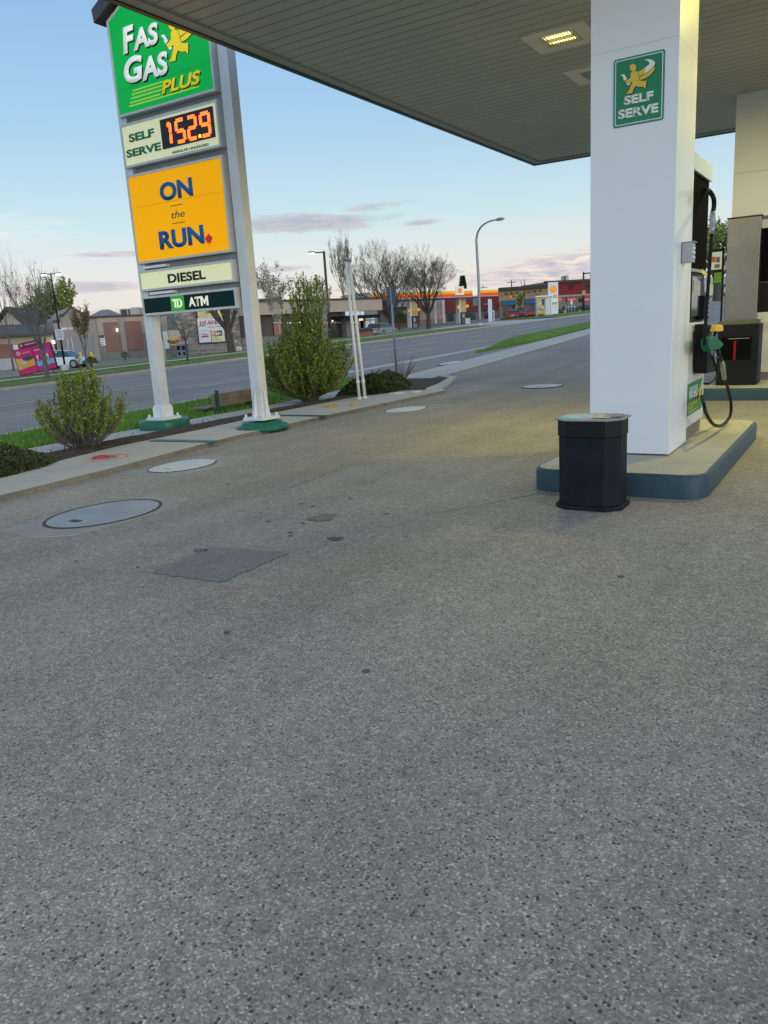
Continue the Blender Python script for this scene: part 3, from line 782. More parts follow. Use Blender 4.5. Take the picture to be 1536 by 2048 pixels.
# nozzle boot is part of the dispenser
s = MB(); g = [(px_y(*q, -1.43)[1]-8.12, px_y(*q, -1.43)[2]-.197) for q in ((1401, 648), (1410, 652), (1409, 705), (1424, 742), (1400, 747))]
s.prism(g, .02, .14, 'x', bev=.006); s.build('nozzle_boot', BLACK, d1)

# waste bins -----------------------------------------------------------------
BINM = mat('bin dark plastic', (.008, .012, .018), .6, spec=.2, var=.25, vs=6, bump=.003, bs=120)
def octo(w_, l_, c): return [(c, 0), (w_-c, 0), (w_, c), (w_, l_-c), (w_-c, l_), (c, l_), (0, l_-c), (0, c)]
b1 = thing('waste_bin', 'dark octagonal waste bin on the asphalt in front of the island', 'waste bin', (-2.085, 5.84, 0))
def octs(s, w_, l_, c, off, z0, z1, bev=0):
    s.prism([(x+(0 if x < w_/2 else 0)+(off if x < w_/2 else -off), y+(off if y < l_/2 else -off)) for x, y in octo(w_, l_, c)], z0, z1, bev=bev)
s = MB(); octs(s, .535, .43, .10, 0, 0, .035, .006); s.build('base', BINM, b1)
s = MB(); octs(s, .535, .43, .10, .022, .035, .575, .004); s.build('body', BINM, b1)
s = MB(); octs(s, .535, .43, .10, .016, .578, .705, .003); s.build('hood', BLACK, b1)
s = MB(); octs(s, .535, .43, .10, .0, .706, .716); s.build('lid', mat('bin lid', (.20, .23, .25), .35, var=.1), b1)
s = MB(); s.prism([(.03, .10), (.28, .05), (.34, .30), (.12, .40), (.03, .33)], .7165, .719); s.build('lid_notice', mat('notice blue', (.30, .50, .55), .4, var=.2, vs=10), b1)
s = MB(); s.prism([(.22, .12), (.42, .10), (.44, .30), (.26, .34)], .7195, .7215); s.build('lid_notice', mat('notice print', (.55, .42, .33), .4, var=.5, vs=22), b1)
s = MB(); s.prism([(.36, .20), (.49, .16), (.49, .31), (.38, .34)], .722, .7235); s.build('lid_notice', mat('notice brown', (.34, .20, .14), .4, var=.5, vs=25), b1)
b2_ = thing('service_bin', 'tall black service bin with an open front and squeegee on the far island', 'service bin', (-2.19, 14.3, .197))
s = MB(); s.box(0, .64, 0, .5, 0, 1.0, .02); s.build('body', BLACK, b2_)
s = MB(); s.prism([(0, 0), (.64, 0), (.60, .06), (.60, .5), (.04, .5), (.04, .06)], 1.0, 1.06); s.build('hood', mat('hood olive', (.12, .12, .07), .4, var=.1), b2_)
s = MB(); s.box(.07, .53, -.006, .0, .42, .80); s.build('opening', BLACKM, b2_)
s = MB(); s.box(.18, .50, -.012, -.007, .765, .775); s.build('opening_lip', STEEL, b2_)
s = MB(); s.box(.262, .30, -.03, -.008, .42, .735, .004); s.build('squeegee_handle', mat('squeegee red', (.30, .008, .02), .5, spec=.1), b2_)
# poster stand
ps = thing('poster_stand', 'black poster stand with a white poster over a green one on the far island', 'sign', (-2.46, 14.95, .197))
s = MB(); s.box(.205, .235, 0, .03, 0, 2.26); s.box(-.02, .24, 0, .03, 2.24, 2.27); s.build('post', BLACK, ps)
s = MB(); s.box(0, .235, -.02, 0, 1.90, 2.24); s.build('poster_frame', BLACK, ps)
s = MB(); s.box(.025, .20, -.024, -.0205, 1.925, 2.215); a_ = s.build('poster', mat('poster white', (.62, .68, .70), .4, var=.05), ps)
s = MB(); s.box(.045, .10, -.028, -.0245, 2.05, 2.14); s.build('poster_print', mat('poster red', (.6, .08, .05), .5), ps)
s = MB(); s.box(.11, .17, -.028, -.0245, 2.04, 2.13); s.box(.09, .17, -.028, -.0245, 1.95, 2.01); s.build('poster_print', mat('poster dark', (.12, .13, .15), .5, var=.5, vs=30), ps)
s = MB(); s.box(.07, .22, -.02, 0, 1.69, 1.90); s.build('poster_frame', BLACK, ps)
s = MB(); s.box(.085, .205, -.024, -.0205, 1.70, 1.875); s.build('poster', mat('poster lime', (.10, .28, .02), .4, var=.15, vs=12), ps)

# ================================================================== PYLON SIGN
SX0, SX1, SYY = -10.46, -8.30, 9.39
POSTM = mat('painted sign steel', (.66, .67, .68), .45, var=.06, vs=2, dirt=.24)
FRM = mat('sign box frame', (.60, .60, .56), .5, var=.08, vs=3, dirt=.2)
sg = thing('pylon_sign', 'tall twin-post fuel price sign with green, white, orange and dark panels', 'sign', (0, 0, 0))
for i, (x, zb, lab) in enumerate(((-10.40, .20, 'left white sign post'), (-8.185, .22, 'right white sign post with gusset fins'))):
    s = MB(); s.box(x-.09, x+.09, SYY+.03, SYY+.21, zb, 6.6 if i == 0 else 6.9, .006)
    o = s.build('post', POSTM, sg)
    g = MB(); cx, cy = x, SYY+.12
    g.box(cx-.21, cx+.21, cy-.20, cy+.20, zb-.03, zb+.012)
    for q in (-1, 1):
        if i:
            g.prism([(cx+q*.10, zb+.01), (cx+q*.19, zb+.01), (cx+q*.10, zb+.42)], cy-.012, cy+.012, 'y')
            g.prism([(cy+q*.095, zb+.01), (cy+q*.18, zb+.01), (cy+q*.095, zb+.42)], cx-.012, cx+.012, 'x')
        else:
            g.prism([(cx-.13, zb+.01), (cx+.13, zb+.01), (cx+.13, zb+.17), (cx+.09, zb+.22), (cx-.09, zb+.22), (cx-.13, zb+.17)], cy+q*.098-.006, cy+q*.098+.006, 'y')
            g.prism([(cy-.13, zb+.01), (cy+.13, zb+.01), (cy+.13, zb+.17), (cy+.09, zb+.22), (cy-.09, zb+.22), (cy-.13, zb+.17)], cx+q*.103-.006, cx+q*.103+.006, 'x')
    g.build('base_plate', WHITE, o)
    for qx in (-1, 1):
        for qy in (-1, 1):
            bo = MB(); bo.tube((cx+qx*.175, cy+qy*.165, zb), (cx+qx*.175, cy+qy*.165, zb+.06), .02, n=8); bo.build('anchor_bolt', WHITE, o)
    f = MB()
    if i == 0: f.lathe([(.43, -.25), (.43, .13), (.42, .165), (.10, .17)], (cx, cy, 0), 32)
    else: f.lathe([(.42, .03), (.42, .08), (.39, .10), (.33, .11), (.32, .15), (.1, .16)], (cx, cy, 0), 32)
    f.build('footing', GREENP, sg)
YB = SYY-.03
def cabinet(z0, z1, name, facem, x0=-10.415, x1=-8.335, top=None, t_=.035):
    """one lit sign box: frame ring with a recessed face"""
    if top is None: op = [(x0, z0), (x1, z0), (x1, z1), (x0, z1)]; ip = [(x0+t_, z0+t_), (x1-t_, z0+t_), (x1-t_, z1-t_), (x0+t_, z1-t_)]
    else: op = [(x0, z0), (x1, z0), (x1, z1), ((x0+x1)/2, top), (x0, z1)]; ip = [(x0+t_, z0+t_), (x1-t_, z0+t_), (x1-t_, z1-t_*.7), ((x0+x1)/2, top-t_), (x0+t_, z1-t_*.7)]
    s = MB(); n_ = len(op)
    for k in range(n_):
        a, b3, c, d = op[k], op[(k+1) % n_], ip[(k+1) % n_], ip[k]
        s.prism([a, b3, c, d], YB, YB+.15, 'y')
    s.prism([(p[0], p[1]) for p in ip], YB+.12, YB+.14, 'y')
    fr = s.build(name, FRM, sg)
    s = MB(); s.prism(ip, YB+.012, YB+.03, 'y')
    f = s.build('face', facem, fr)
    return fr
LG = mat('lit green face', (.0, .28, .05), .5, var=.03, vs=1.5, emit=(.0, .34, .05), es=.50, spec=.15)
LC = mat('lit cream face', (.66, .66, .42), .35, var=.04, vs=2, emit=(.62, .62, .34), es=.38)
LO = mat('lit orange face', (.80, .36, .0), .5, var=.02, vs=1.3, emit=(.85, .36, .0), es=.45, spec=.1)
LD = mat('dark green face', (.004, .028, .032), .5, var=.05, spec=.1)
LW = mat('lit white letters', (.85, .86, .80), .4, var=0, emit=(.9, .92, .85), es=.25)
LY = mat('lit yellow art', (.85, .62, .0), .4, var=0, emit=(.85, .60, .0), es=.3)
LGR = mat('letter green', (.005, .20, .09), .4, var=0)
LBL = mat('letter blue', (.0, .13, .40), .6, var=0)
LNV = mat('letter navy', (.02, .03, .06), .4, var=0)
zf = YB+.012
c1 = cabinet(4.97, 6.33, 'green_cabinet', LG, top=6.86)
def P2(px, py):
    p = Ya(px, py, YB); return p.x, p.z
def T2(s_, bl, tr_, m, parent, **k):
    """text fitted between its lower-left and upper-right points on the sign plane"""
    (xa, za), (xb, zb) = P2(*bl), P2(*tr_)
    return text(s_, xb-xa, zb-za, m, parent, (xa, zf-k.pop('dy', .002), za), **k)
cz = lambda a, b: (180+a/4.518, b/4.518)
# FAS GAS in white with a dark drop shadow
for dy, m_, off in ((.002, SK, (.020, -.022)), (.006, LW, (0, 0))):
    for ch, bl, tr_, sh in (('F', (330, 495), (388, 222), .12), ('AS', (408, 470), (585, 190), .12), ('G', (345, 770), (455, 480), .12), ('AS', (492, 735), (675, 455), .12)):
        pass
def word(ch, x0, x1, z0, z1, sh=.15, bold=.04):
    text(ch, x1-x0, z1-z0, SK, c1, (x0+.022, zf-.002, z0-.024), bold, sh, th=.003)
    text(ch, x1-x0, z1-z0, LW, c1, (x0, zf-.006, z0), bold, sh, th=.003)
def q1(a, b): return P2(*cz(a, b))
def wfit(ch, a0, b0, a1, b1, **k):
    (xa, za), (xb, zb) = q1(a0, b0), q1(a1, b1)
    word(ch, xa, xb, za, zb, **k)
wfit('F', 302, 492, 384, 216)
wfit('AS', 392, 466, 602, 190)
wfit('G', 318, 770, 458, 480)
wfit('AS', 470, 736, 690, 452)
(xa, za), (xb, zb) = q1(648, 855), q1(992, 628)
text('PLUS', xb-xa, zb-za, SK, c1, (xa+.015, zf-.002, za-.016), .03, .25, th=.003)
text('PLUS', xb-xa, zb-za, LY, c1, (xa, zf-.006, za), .03, .25, th=.003)
s = MB()
for a0, b0, a1, b1 in ((382, 820, 655, 735), (375, 856, 650, 770), (368, 892, 640, 808), (360, 930, 630, 850), (352, 968, 978, 772)):
    (xa, za), (xb, zb) = q1(a0, b0), q1(a1, b1); zz = (za+zb)/2
    s.box(xa, xb, zf-.005, zf-.001, zz-.010, zz+.010)
s.build('pinstripe', mat('lime stripe', (.35, .62, .03), .4, var=0, emit=(.35, .6, .03), es=.3), c1)
(xa, za) = q1(627, 300); (xb, zb) = q1(888, 470)
hx, hz_ = q1(735, 225); fx, fz = q1(712, 556); lx, _ = q1(640, 310); rx_, _ = q1(886, 400)
ES = (rx_-lx)/.508; EZ = (hz_-fz)/.354
emblem(c1, lx-.155*ES, hz_+.171*EZ, ES, EZ, zf-.001, LY, LW, SK)
# price cabinet
c2 = cabinet(4.22, 4.86, 'price_cabinet', LC)
T2('SELF', cz(352, 1290), cz(570, 1155), LGR, c2, bold=.042)
T2('SERVE', cz(330, 1430), cz(632, 1280), LGR, c2, bold=.042)
T2('REGULAR UNLEADED', cz(742, 1390), cz(1068, 1290), LGR, c2, bold=.04)
(xa, za), (xb, zb) = q1(650, 1345), q1(1120, 960)
xa, za = q1(657, 1340)[0], (q1(665, 1350)[1]+q1(1135, 1235)[1])/2; xb, zb = q1(1108, 1000)[0], (q1(635, 1085)[1]+q1(1105, 955)[1])/2
s = MB(); s.box(xa, xb, zf-.012, zf+.005, za, zb); dsp = s.build('led_display', mat('led black', (.012, .008, .012), .5, var=.3, vs=20), c2)
LED = mat('led orange', (.9, .1, .02), .5, var=0, emit=(1.0, .10, .015), es=3.2)
LEDY = mat('led amber', (.9, .4, .02), .5, var=0, emit=(1.0, .45, .03), es=3.5)
SEG = {'1': 'bc', '5': 'afgcd', '2': 'abged', '9': 'abcdfg'}
wD, hD = xb-xa, zb-za
def digit(ch, x, z, w_, h_):
    s = MB(); n_ = 8
    def dots(p, q):
        for k in range(n_+1):
            t_ = k/n_; cx, cz_ = p[0]+(q[0]-p[0])*t_, p[1]+(q[1]-p[1])*t_
            dx, dz = (0, .013) if abs(p[0]-q[0]) > .01 else (.013, 0)
            for sg_ in (-1, 1):
                s.box(cx+sg_*dx-.0095, cx+sg_*dx+.0095, zf-.018, zf-.0125, cz_+sg_*dz-.0095, cz_+sg_*dz+.0095)
    g_ = .018
    S = {'a': ((x+g_, z+h_), (x+w_-g_, z+h_)), 'b': ((x+w_, z+h_-g_), (x+w_, z+h_/2+g_)), 'c': ((x+w_, z+h_/2-g_), (x+w_, z+g_)), 'd': ((x+g_, z), (x+w_-g_, z)),
         'e': ((x, z+h_/2-g_), (x, z+g_)), 'f': ((x, z+h_-g_), (x, z+h_/2+g_)), 'g': ((x+g_, z+h_/2), (x+w_-g_, z+h_/2))}
    for c in SEG[ch]: dots(*S[c])
    if ch == '1': dots((x+w_-.05, z+h_-.03), (x+w_-.02, z+h_-.01))
    s.build('led_digit', LED, dsp)
zb_, hd = za+.05, hD-.12
kd = wD/475
digit('1', xa+(95-50)*kd, zb_, .10, hd); digit('5', xa+145*kd, zb_, .155, hd); digit('2', xa+252*kd, zb_, .155, hd); digit('9', xa+365*kd, zb_, .165, hd)
s = MB(); s.box(xa+337*kd, xa+337*kd+.04, zf-.018, zf-.0125, zb_-.012, zb_+.028); s.build('led_point', LEDY, dsp)
# orange cabinet
c3 = cabinet(2.745, 4.11, 'orange_cabinet', LO)
co = lambda a, b: (180+a/4.518, 300+b/4.518)
T2('ON', co(636, 470), co(912, 240), LBL, c3, bold=.042)
T2('RUN', co(632, 905), co(1016, 672), LBL, c3, bold=.042)
T2('the', co(735, 620), co(848, 535), LNV, c3, bold=0.0, shear=.25)
s = MB()
for a0, b0, a1, b1 in ((720, 508, 832, 488), (740, 666, 855, 648)):
    (xa, za), (xb, zb) = P2(*co(a0, b0)), P2(*co(a1, b1)); s.box(xa, xb, zf-.005, zf-.001, (za+zb)/2-.005, (za+zb)/2+.005)
s.build('rule_line', LNV, c3)
xm, zm = P2(*co(1070, 805))
LEAF = [(0, 1), (.18, .62), (.42, .72), (.36, .30), (.62, .52), (.70, .36), (.98, .40), (.86, .12), (1, .0), (.56, -.38), (.60, -.62), (.08, -.52), (.06, -1), (-.06, -1), (-.08, -.52), (-.60, -.62), (-.56, -.38), (-1, 0), (-.86, .12), (-.98, .40), (-.70, .36), (-.62, .52), (-.36, .30), (-.42, .72), (-.18, .62)]
s = MB(); s.prism([(xm+.075*a, zm+.095*b) for a, b in LEAF], zf-.006, zf-.002, 'y'); s.build('maple_leaf', mat('leaf red', (.62, .0, .02), .4, var=0, emit=(.6, 0, .02), es=.2), c3)
# diesel and machine panels
c4 = cabinet(2.31, 2.635, 'diesel_cabinet', LC)
T2('DIESEL', co(705, 1205), co(1035, 1080), SK, c4, bold=.035)
c5 = cabinet(1.92, 2.225, 'atm_cabinet', LD)
T2('AT', co(892, 1418), co(990, 1322), mat('cream letters', (.82, .80, .62), .4, var=0, emit=(.8, .78, .6), es=.35), c5, bold=.035)
(xa, za), (xb, zb) = P2(*co(1000, 1400)), P2(*co(1060, 1318))
za = P2(*co(892, 1418))[1]; zb = P2(*co(990, 1322))[1]; wq, hq, tq = xb-xa, zb-za, (xb-xa)*.24
s = MB(); s.prism([(xa, za), (xa+tq, za), (xa+tq, za+hq*.62), (xa+wq*.5-.004, za+hq*.12), (xa+wq*.5+.004, za+hq*.12), (xb-tq, za+hq*.62), (xb-tq, za), (xb, za), (xb, zb), (xb-tq*1.05, zb), (xa+wq*.5, za+hq*.50), (xa+tq*1.05, zb), (xa, zb)], zf-.005, zf-.002, 'y'); s.build('lettering', MATS['cream letters'], c5)
for (a0, b0), (a1, b1), c_ in (((235, 820), (1065, 575), c1),):
    (xa, za), (xb, zb) = q1(a0, b0), q1(a1, b1); s = MB(); s.box(-10.37, -8.38, zf-.0012, zf-.0002, (za+zb)/2-.002, (za+zb)/2+.002); s.build('panel_seam', mat('green seam', (.0, .15, .03), .6, var=0), c_)
(xa, za), (xb, zb) = P2(*co(375, 525)), P2(*co(1185, 380)); s = MB(); s.box(-10.37, -8.38, zf-.0012, zf-.0002, (za+zb)/2-.002, (za+zb)/2+.002); s.build('panel_seam', mat('orange seam', (.50, .24, .0), .6, var=0), c3)
(xa, za), (xb, zb) = P2(*co(735, 1455)), P2(*co(840, 1315)); za = 1.96; zb = 2.19
s = MB(); s.box(xa, xb, zf-.004, zf-.001, za, zb); lo_ = s.build('logo_square', mat('logo green', (.03, .40, .02), .4, var=0, emit=(.03, .4, .02), es=.2), c5)
CRM = MATS['cream letters']
s = MB(); w_ = xb-xa; h_ = zb-za
s.box(xa+w_*.12, xa+w_*.50, zf-.009, zf-.005, za+h_*.66, za+h_*.78); s.box(xa+w_*.27, xa+w_*.40, zf-.009, zf-.005, za+h_*.2, za+h_*.655)
D_ = [(xa+w_*.46, za+h_*.2), (xa+w_*.70, za+h_*.2), (xa+w_*.86, za+h_*.34), (xa+w_*.86, za+h_*.62), (xa+w_*.70, za+h_*.78), (xa+w_*.54, za+h_*.78), (xa+w_*.54, za+h_*.68), (xa+w_*.66, za+h_*.68), (xa+w_*.73, za+h_*.60), (xa+w_*.73, za+h_*.38), (xa+w_*.66, za+h_*.30), (xa+w_*.58, za+h_*.30), (xa+w_*.58, za+h_*.655), (xa+w_*.46, za+h_*.655)]
s.prism(D_, zf-.009, zf-.005, 'y'); s.build('logo_letters', CRM, c5)
# lamp tubes and clips showing between the boxes
for q in ((-10.30, -9.78, 2.662, 2.70), (-10.22, -9.68, 2.245, 2.285)):
    s = MB(); s.box(q[0], q[1], SYY-.02, SYY+.10, q[2], q[3]); s.build('ballast_cover', WHITE, sg)
for z_ in (2.69, 2.268, 4.165, 4.915):
    s = MB(); s.box(-10.28, -8.28, SYY+.08, SYY+.14, z_-.05, z_+.05); s.build('cross_beam', mat('beam grey', (.25, .26, .26), .6, var=.1), sg)  # cross beams have their own dark grey
# peaked cap
s = MB(); CAPM = mat('roof cap metal', (.06, .055, .06), .4, .2, var=.1)
xc = (-10.415-8.335)/2
s.prism([(-10.58, 6.33), (xc, 6.90), (xc, 7.12), (-10.60, 6.52)], YB-.10, YB+.42, 'y'); s.prism([(-8.23, 6.33), (xc+.001, 6.90), (xc+.001, 7.12), (-8.21, 6.52)], YB-.10, YB+.42, 'y')
s.build('peaked_cap', CAPM, sg)

# ================================================================== SMALL THINGS BY THE BED
def vent(label, pb, pt, r):
    z0 = .064; a = G(*pb, z0); b_ = Ya(*pt, a.y)
    t = thing('vent_pipe', label, 'vent pipe', a, 0, 'white vent pipes')
    d = b_-a; s = MB(); s.tube((0, 0, 0), d, r, n=16); s.build('pipe', WHITE, t)
    s = MB(); s.lathe([(r*1.3, 0), (r*1.3, .05), (r*1.05, .07)], (d.x, d.y, d.z), 14); s.build('vent_cap', STEEL, t)
    s = MB()
    for k in (.12, .55): s.lathe([(r*1.25, 0), (r*1.25, .05)], (d.x*k, d.y*k, d.z*k), 14)
    s.lathe([(r*1.6, -.02), (r*1.6, .03)], (0, 0, 0), 14); s.build('collar', WHITE, t)
vent('left of the two tall white vent pipes beside the green shrub', (719, 798), (692, 522), .031)
vent('right of the two tall white vent pipes beside the green shrub', (730, 796), (699, 524), .034)

def bench():
    t = thing('park_bench', 'weathered wooden bench with green metal ends behind the sign posts', 'bench', (-11.45, 11.5, T(-11.2, 12)-.05), 0)
    wood = mat('weathered bench wood', (.25, .195, .15), .8, var=.3, vs=5, bump=.003, dirt=.3); gm = mat('bench green', (.012, .085, .06), .5, var=.1)
    z0 = .02
    s = MB(); s.box(.30, .335, -.02, 1.55, .20, .33, .004); s.box(.295, .33, -.02, 1.55, .335, .46, .004)
    s.build('backrest', wood, t)
    s = MB(); s.box(-.20, -.08, -.12, 1.5, .175, .20); s.box(-.07, .06, -.12, 1.5, .175, .20); s.box(.07, .2, -.12, 1.5, .175, .20); s.build('seat', wood, t)
    for y in (.06, 1.36):
        s = MB(); s.box(.34, .385, y, y+.06, .04, .53); s.box(-.22, .34, y, y+.05, .14, .17); s.box(-.02, .03, y, y+.05, .02, .14); s.box(.0, .3, y, y+.05, .03, .055)
        s.build('end_frame', gm, t)
        s = MB(); s.box(-.06, .34, y-.09, y+.15, -.05, .03, .01); s.build('foot', mat('foot block', (.16, .12, .10), .9, var=.2), t)
bench()
# dark sign post at the driveway corner (seen from behind)
pb = GT(793, 742); t = thing('street_sign', 'dark sign on a thin grey post at the driveway corner', 'street sign', pb)
tp_ = Ya(781, 574, pb.y)-pb; nb = Ya(783, 608, pb.y)-pb
s = MB(); s.tube((0, 0, -.1), tp_, .035, n=10); s.build('post', mat('galvanised post', (.26, .29, .34), .4, .5, var=.1), t)
s = MB(); s.box(tp_.x-.14, tp_.x+.16, -.02, .0, nb.z-.02, tp_.z+.02); s.build('sign_plate', mat('plate back', (.10, .11, .13), .6, var=.1), t)

# ================================================================== PLANTS
def rv(a=1): return Vector((random.uniform(-a, a), random.uniform(-a, a), random.uniform(-a, a)))
def leafquad(b, p, d, s, mi):
    d = d.normalized(); u = d.cross(rv()).normalized(); w_ = s*.42
    f = b.faces.new([b.verts.new(p), b.verts.new(p+d*s*.5+u*w_), b.verts.new(p+d*s), b.verts.new(p+d*s*.5-u*w_)]); f.material_index = mi
def shrub(name, label, c, h, spread, nst, leafn, ls, seed, mleaf, lean=(0, 0), tallk=None, lw=.30, tw=6, group=None):
    random.seed(seed)
    t = thing(name, label, 'shrub', c, 0, group); S = MB(); L = MB()
    for i in range(nst):
        a = random.uniform(0, 2*PI); rr = spread*math.sqrt(random.random()); hh = h*(1-(.62 if h > 1.5 else .45)*(rr/spread)**(.9 if h > 1.5 else 1.5))*random.uniform(.75, 1.05)
        if tallk and i < tallk[0]: rr *= .45; hh = h*tallk[1]*random.uniform(.9, 1.05)
        p0 = Vector((random.gauss(0, .07), random.gauss(0, .09), 0)); tip = Vector((rr*math.cos(a)+lean[0], rr*math.sin(a)+lean[1], hh))
        mid = p0*.4+tip*.45+Vector((rr*math.cos(a)*.25, rr*math.sin(a)*.25, -.0))+rv(.05)
        mid.z = hh*.42
        pts = crom([p0, mid, tip], 5); r = random.uniform(.008, .017)
        S.path(pts, [r*(1-.85*k/(len(pts)-1)) for k in range(len(pts))], 5)
        for k in range(tw):
            j = random.randint(int(len(pts)*lw), len(pts)-2); q = pts[j]; dr = (pts[j+1]-pts[j]).normalized()
            d = (dr*1.0+rv(.75)); d.z = abs(d.z)+.25; d.normalize(); ln_ = random.uniform(.08, .20)*h*.55
            e = q+d*ln_+Vector((0, 0, ln_*.2)); S.path([q, q+d*ln_*.5, e], [r*.35, r*.25, r*.1], 3)
            for m_ in range(leafn):
                u = random.random(); pp = q+(e-q)*u+rv(.016); leafquad(L.b, pp, (d+rv(.9)), ls*random.uniform(.6, 1.25), 0)
        for m_ in range(leafn*(9 if tallk and i < tallk[0] else 2)):
            j = random.randint(int(len(pts)*(lw+.15)), len(pts)-2); u = random.random(); pp = pts[j]*(1-u)+pts[j+1]*u+rv(.02)
            leafquad(L.b, pp, ((pts[j+1]-pts[j]).normalized()+rv(.8)), ls*random.uniform(.6, 1.3), 0)
    S.build('stem', BARK2, t); L.build('foliage', mleaf, t); return t
c_ = G(160, 897, .07); shrub('budding_shrub', 'sparse budding shrub with bare brown stems left of the sign', (c_.x-.05, c_.y+.12, .05), 1.12, .74, 140, 7, .028, 3, LF_SHRUB, lw=.42, tw=9, lean=(.0, .05), tallk=(40, .95))
c_ = G(628, 800, .07); shrub('leafy_shrub', 'large bright green shrub with tall shoots right of the sign', (c_.x-.22, c_.y+.12, .04), 2.25, 1.12, 250, 14, .038, 5, LF_SHRUB, tallk=(30, 1.12), lw=.12, tw=11)
def juniper(label, cx, cy, rx, ry, h, seed, n_, brown=.25, z=.05, group='low junipers in the bed'):
    random.seed(seed); t = thing('juniper_bush', label, 'shrub', (cx, cy, z), 0, group); L = MB(); S = MB()
    for i in range(n_):
        a = random.uniform(0, 2*PI); u = math.sqrt(random.random()); hz_ = h*(1-u**2.6)*random.uniform(.55, 1.0)
        hz_ *= .8+.2*math.sin(a*3+seed)+.1*math.sin(a*7)
        p = Vector((rx*u*math.cos(a), ry*u*math.sin(a), hz_)); d = Vector((math.cos(a)*u, math.sin(a)*u, .7))+rv(.5)
        mi = 1 if random.random() < brown+.2*math.sin(p.x*9+p.y*7) else 0
        for k in range(5): leafquad(L.b, p+rv(.035), d+rv(.7), random.uniform(.02, .055), mi)
    for i in range(40):
        a = random.uniform(0, 2*PI); u = random.random()**.5*.9
        S.path([Vector((0, 0, 0)), Vector((rx*u*.5*math.cos(a), ry*u*.5*math.sin(a), h*.5)), Vector((rx*u*math.cos(a), ry*u*math.sin(a), h*(1-u*u)*.7))], [.012, .008, .003], 4)
    S.build('stem', BARK, t); L.build('foliage', [LF_DARK, LF_BROWN], t)
juniper('low brownish juniper at the left edge of the bed', -9.15, 5.15, .62, 1.15, .33, 2, 5200, .5)
juniper('low dark juniper right of the white vent pipes', -9.7, 15.3, .62, 1.15, .42, 4, 5200, .12)
juniper('dark low juniper behind the vent pipes', -10.1, 16.5, .55, .8, .40, 9, 3000, .15)
random.seed(31)
# little bare twigs by the dark sign post
t = thing('bare_bush', 'small leafless twiggy bush at the foot of the dark sign post', 'shrub', (-10.4, 17.9, .1)); s = MB()
for i in range(26):
    a = random.uniform(0, 2*PI); e = Vector((.35*math.cos(a), .35*math.sin(a), random.uniform(.4, .72)))*1.0
    s.path([Vector((0, 0, 0)), e*.6+rv(.04), e], [.008, .005, .002], 4)
s.build('twigs', BARK2, t)
# grass blades on the near verge
random.seed(12); s = MB()
def blades(x0, x1, y0, y1, n_, h, dz):
    for i in range(n_):
        x, y = random.uniform(x0, x1), random.uniform(y0, y1); z = T(x, y)+dz; hh = h*random.uniform(.5, 1.2); a = random.uniform(0, PI)
        w_ = .008*random.uniform(.8, 1.6); dx, dy = w_*math.cos(a), w_*math.sin(a); l = rv(.035)
        s.face([(x-dx, y-dy, z), (x+dx, y+dy, z), (x+l.x, y+l.y, z+hh)])
blades(-15.1, -10.95, 5, 13.5, 22000, .09, .01); blades(-15.1, -11.5, 13.5, 20, 13000, .09, .01)
gb = s.build('grass', leafmat('grass blade', (.08, .18, .025), (.15, .31, .045), (.25, .40, .08))); st(gb, 'stuff'); gb['label'] = 'bright green grass on the verge behind the bed'
# pebbles and litter in the bed
s = MB()
for i in range(900):
    x, y = random.uniform(-10.0, -8.6), random.uniform(4, 15); xx = inx(y)
    if x > xx-.03: continue
    r = random.uniform(.008, .028); s.face([Vector((x, y, T(x, y)+.12))+rv(r)*Vector((1, 1, .4)).length*.6 for _ in range(3)])
st(s.build('mulch', mat('mulch chips', (.13, .09, .06), 1, var=.5, vs=40)), 'stuff')

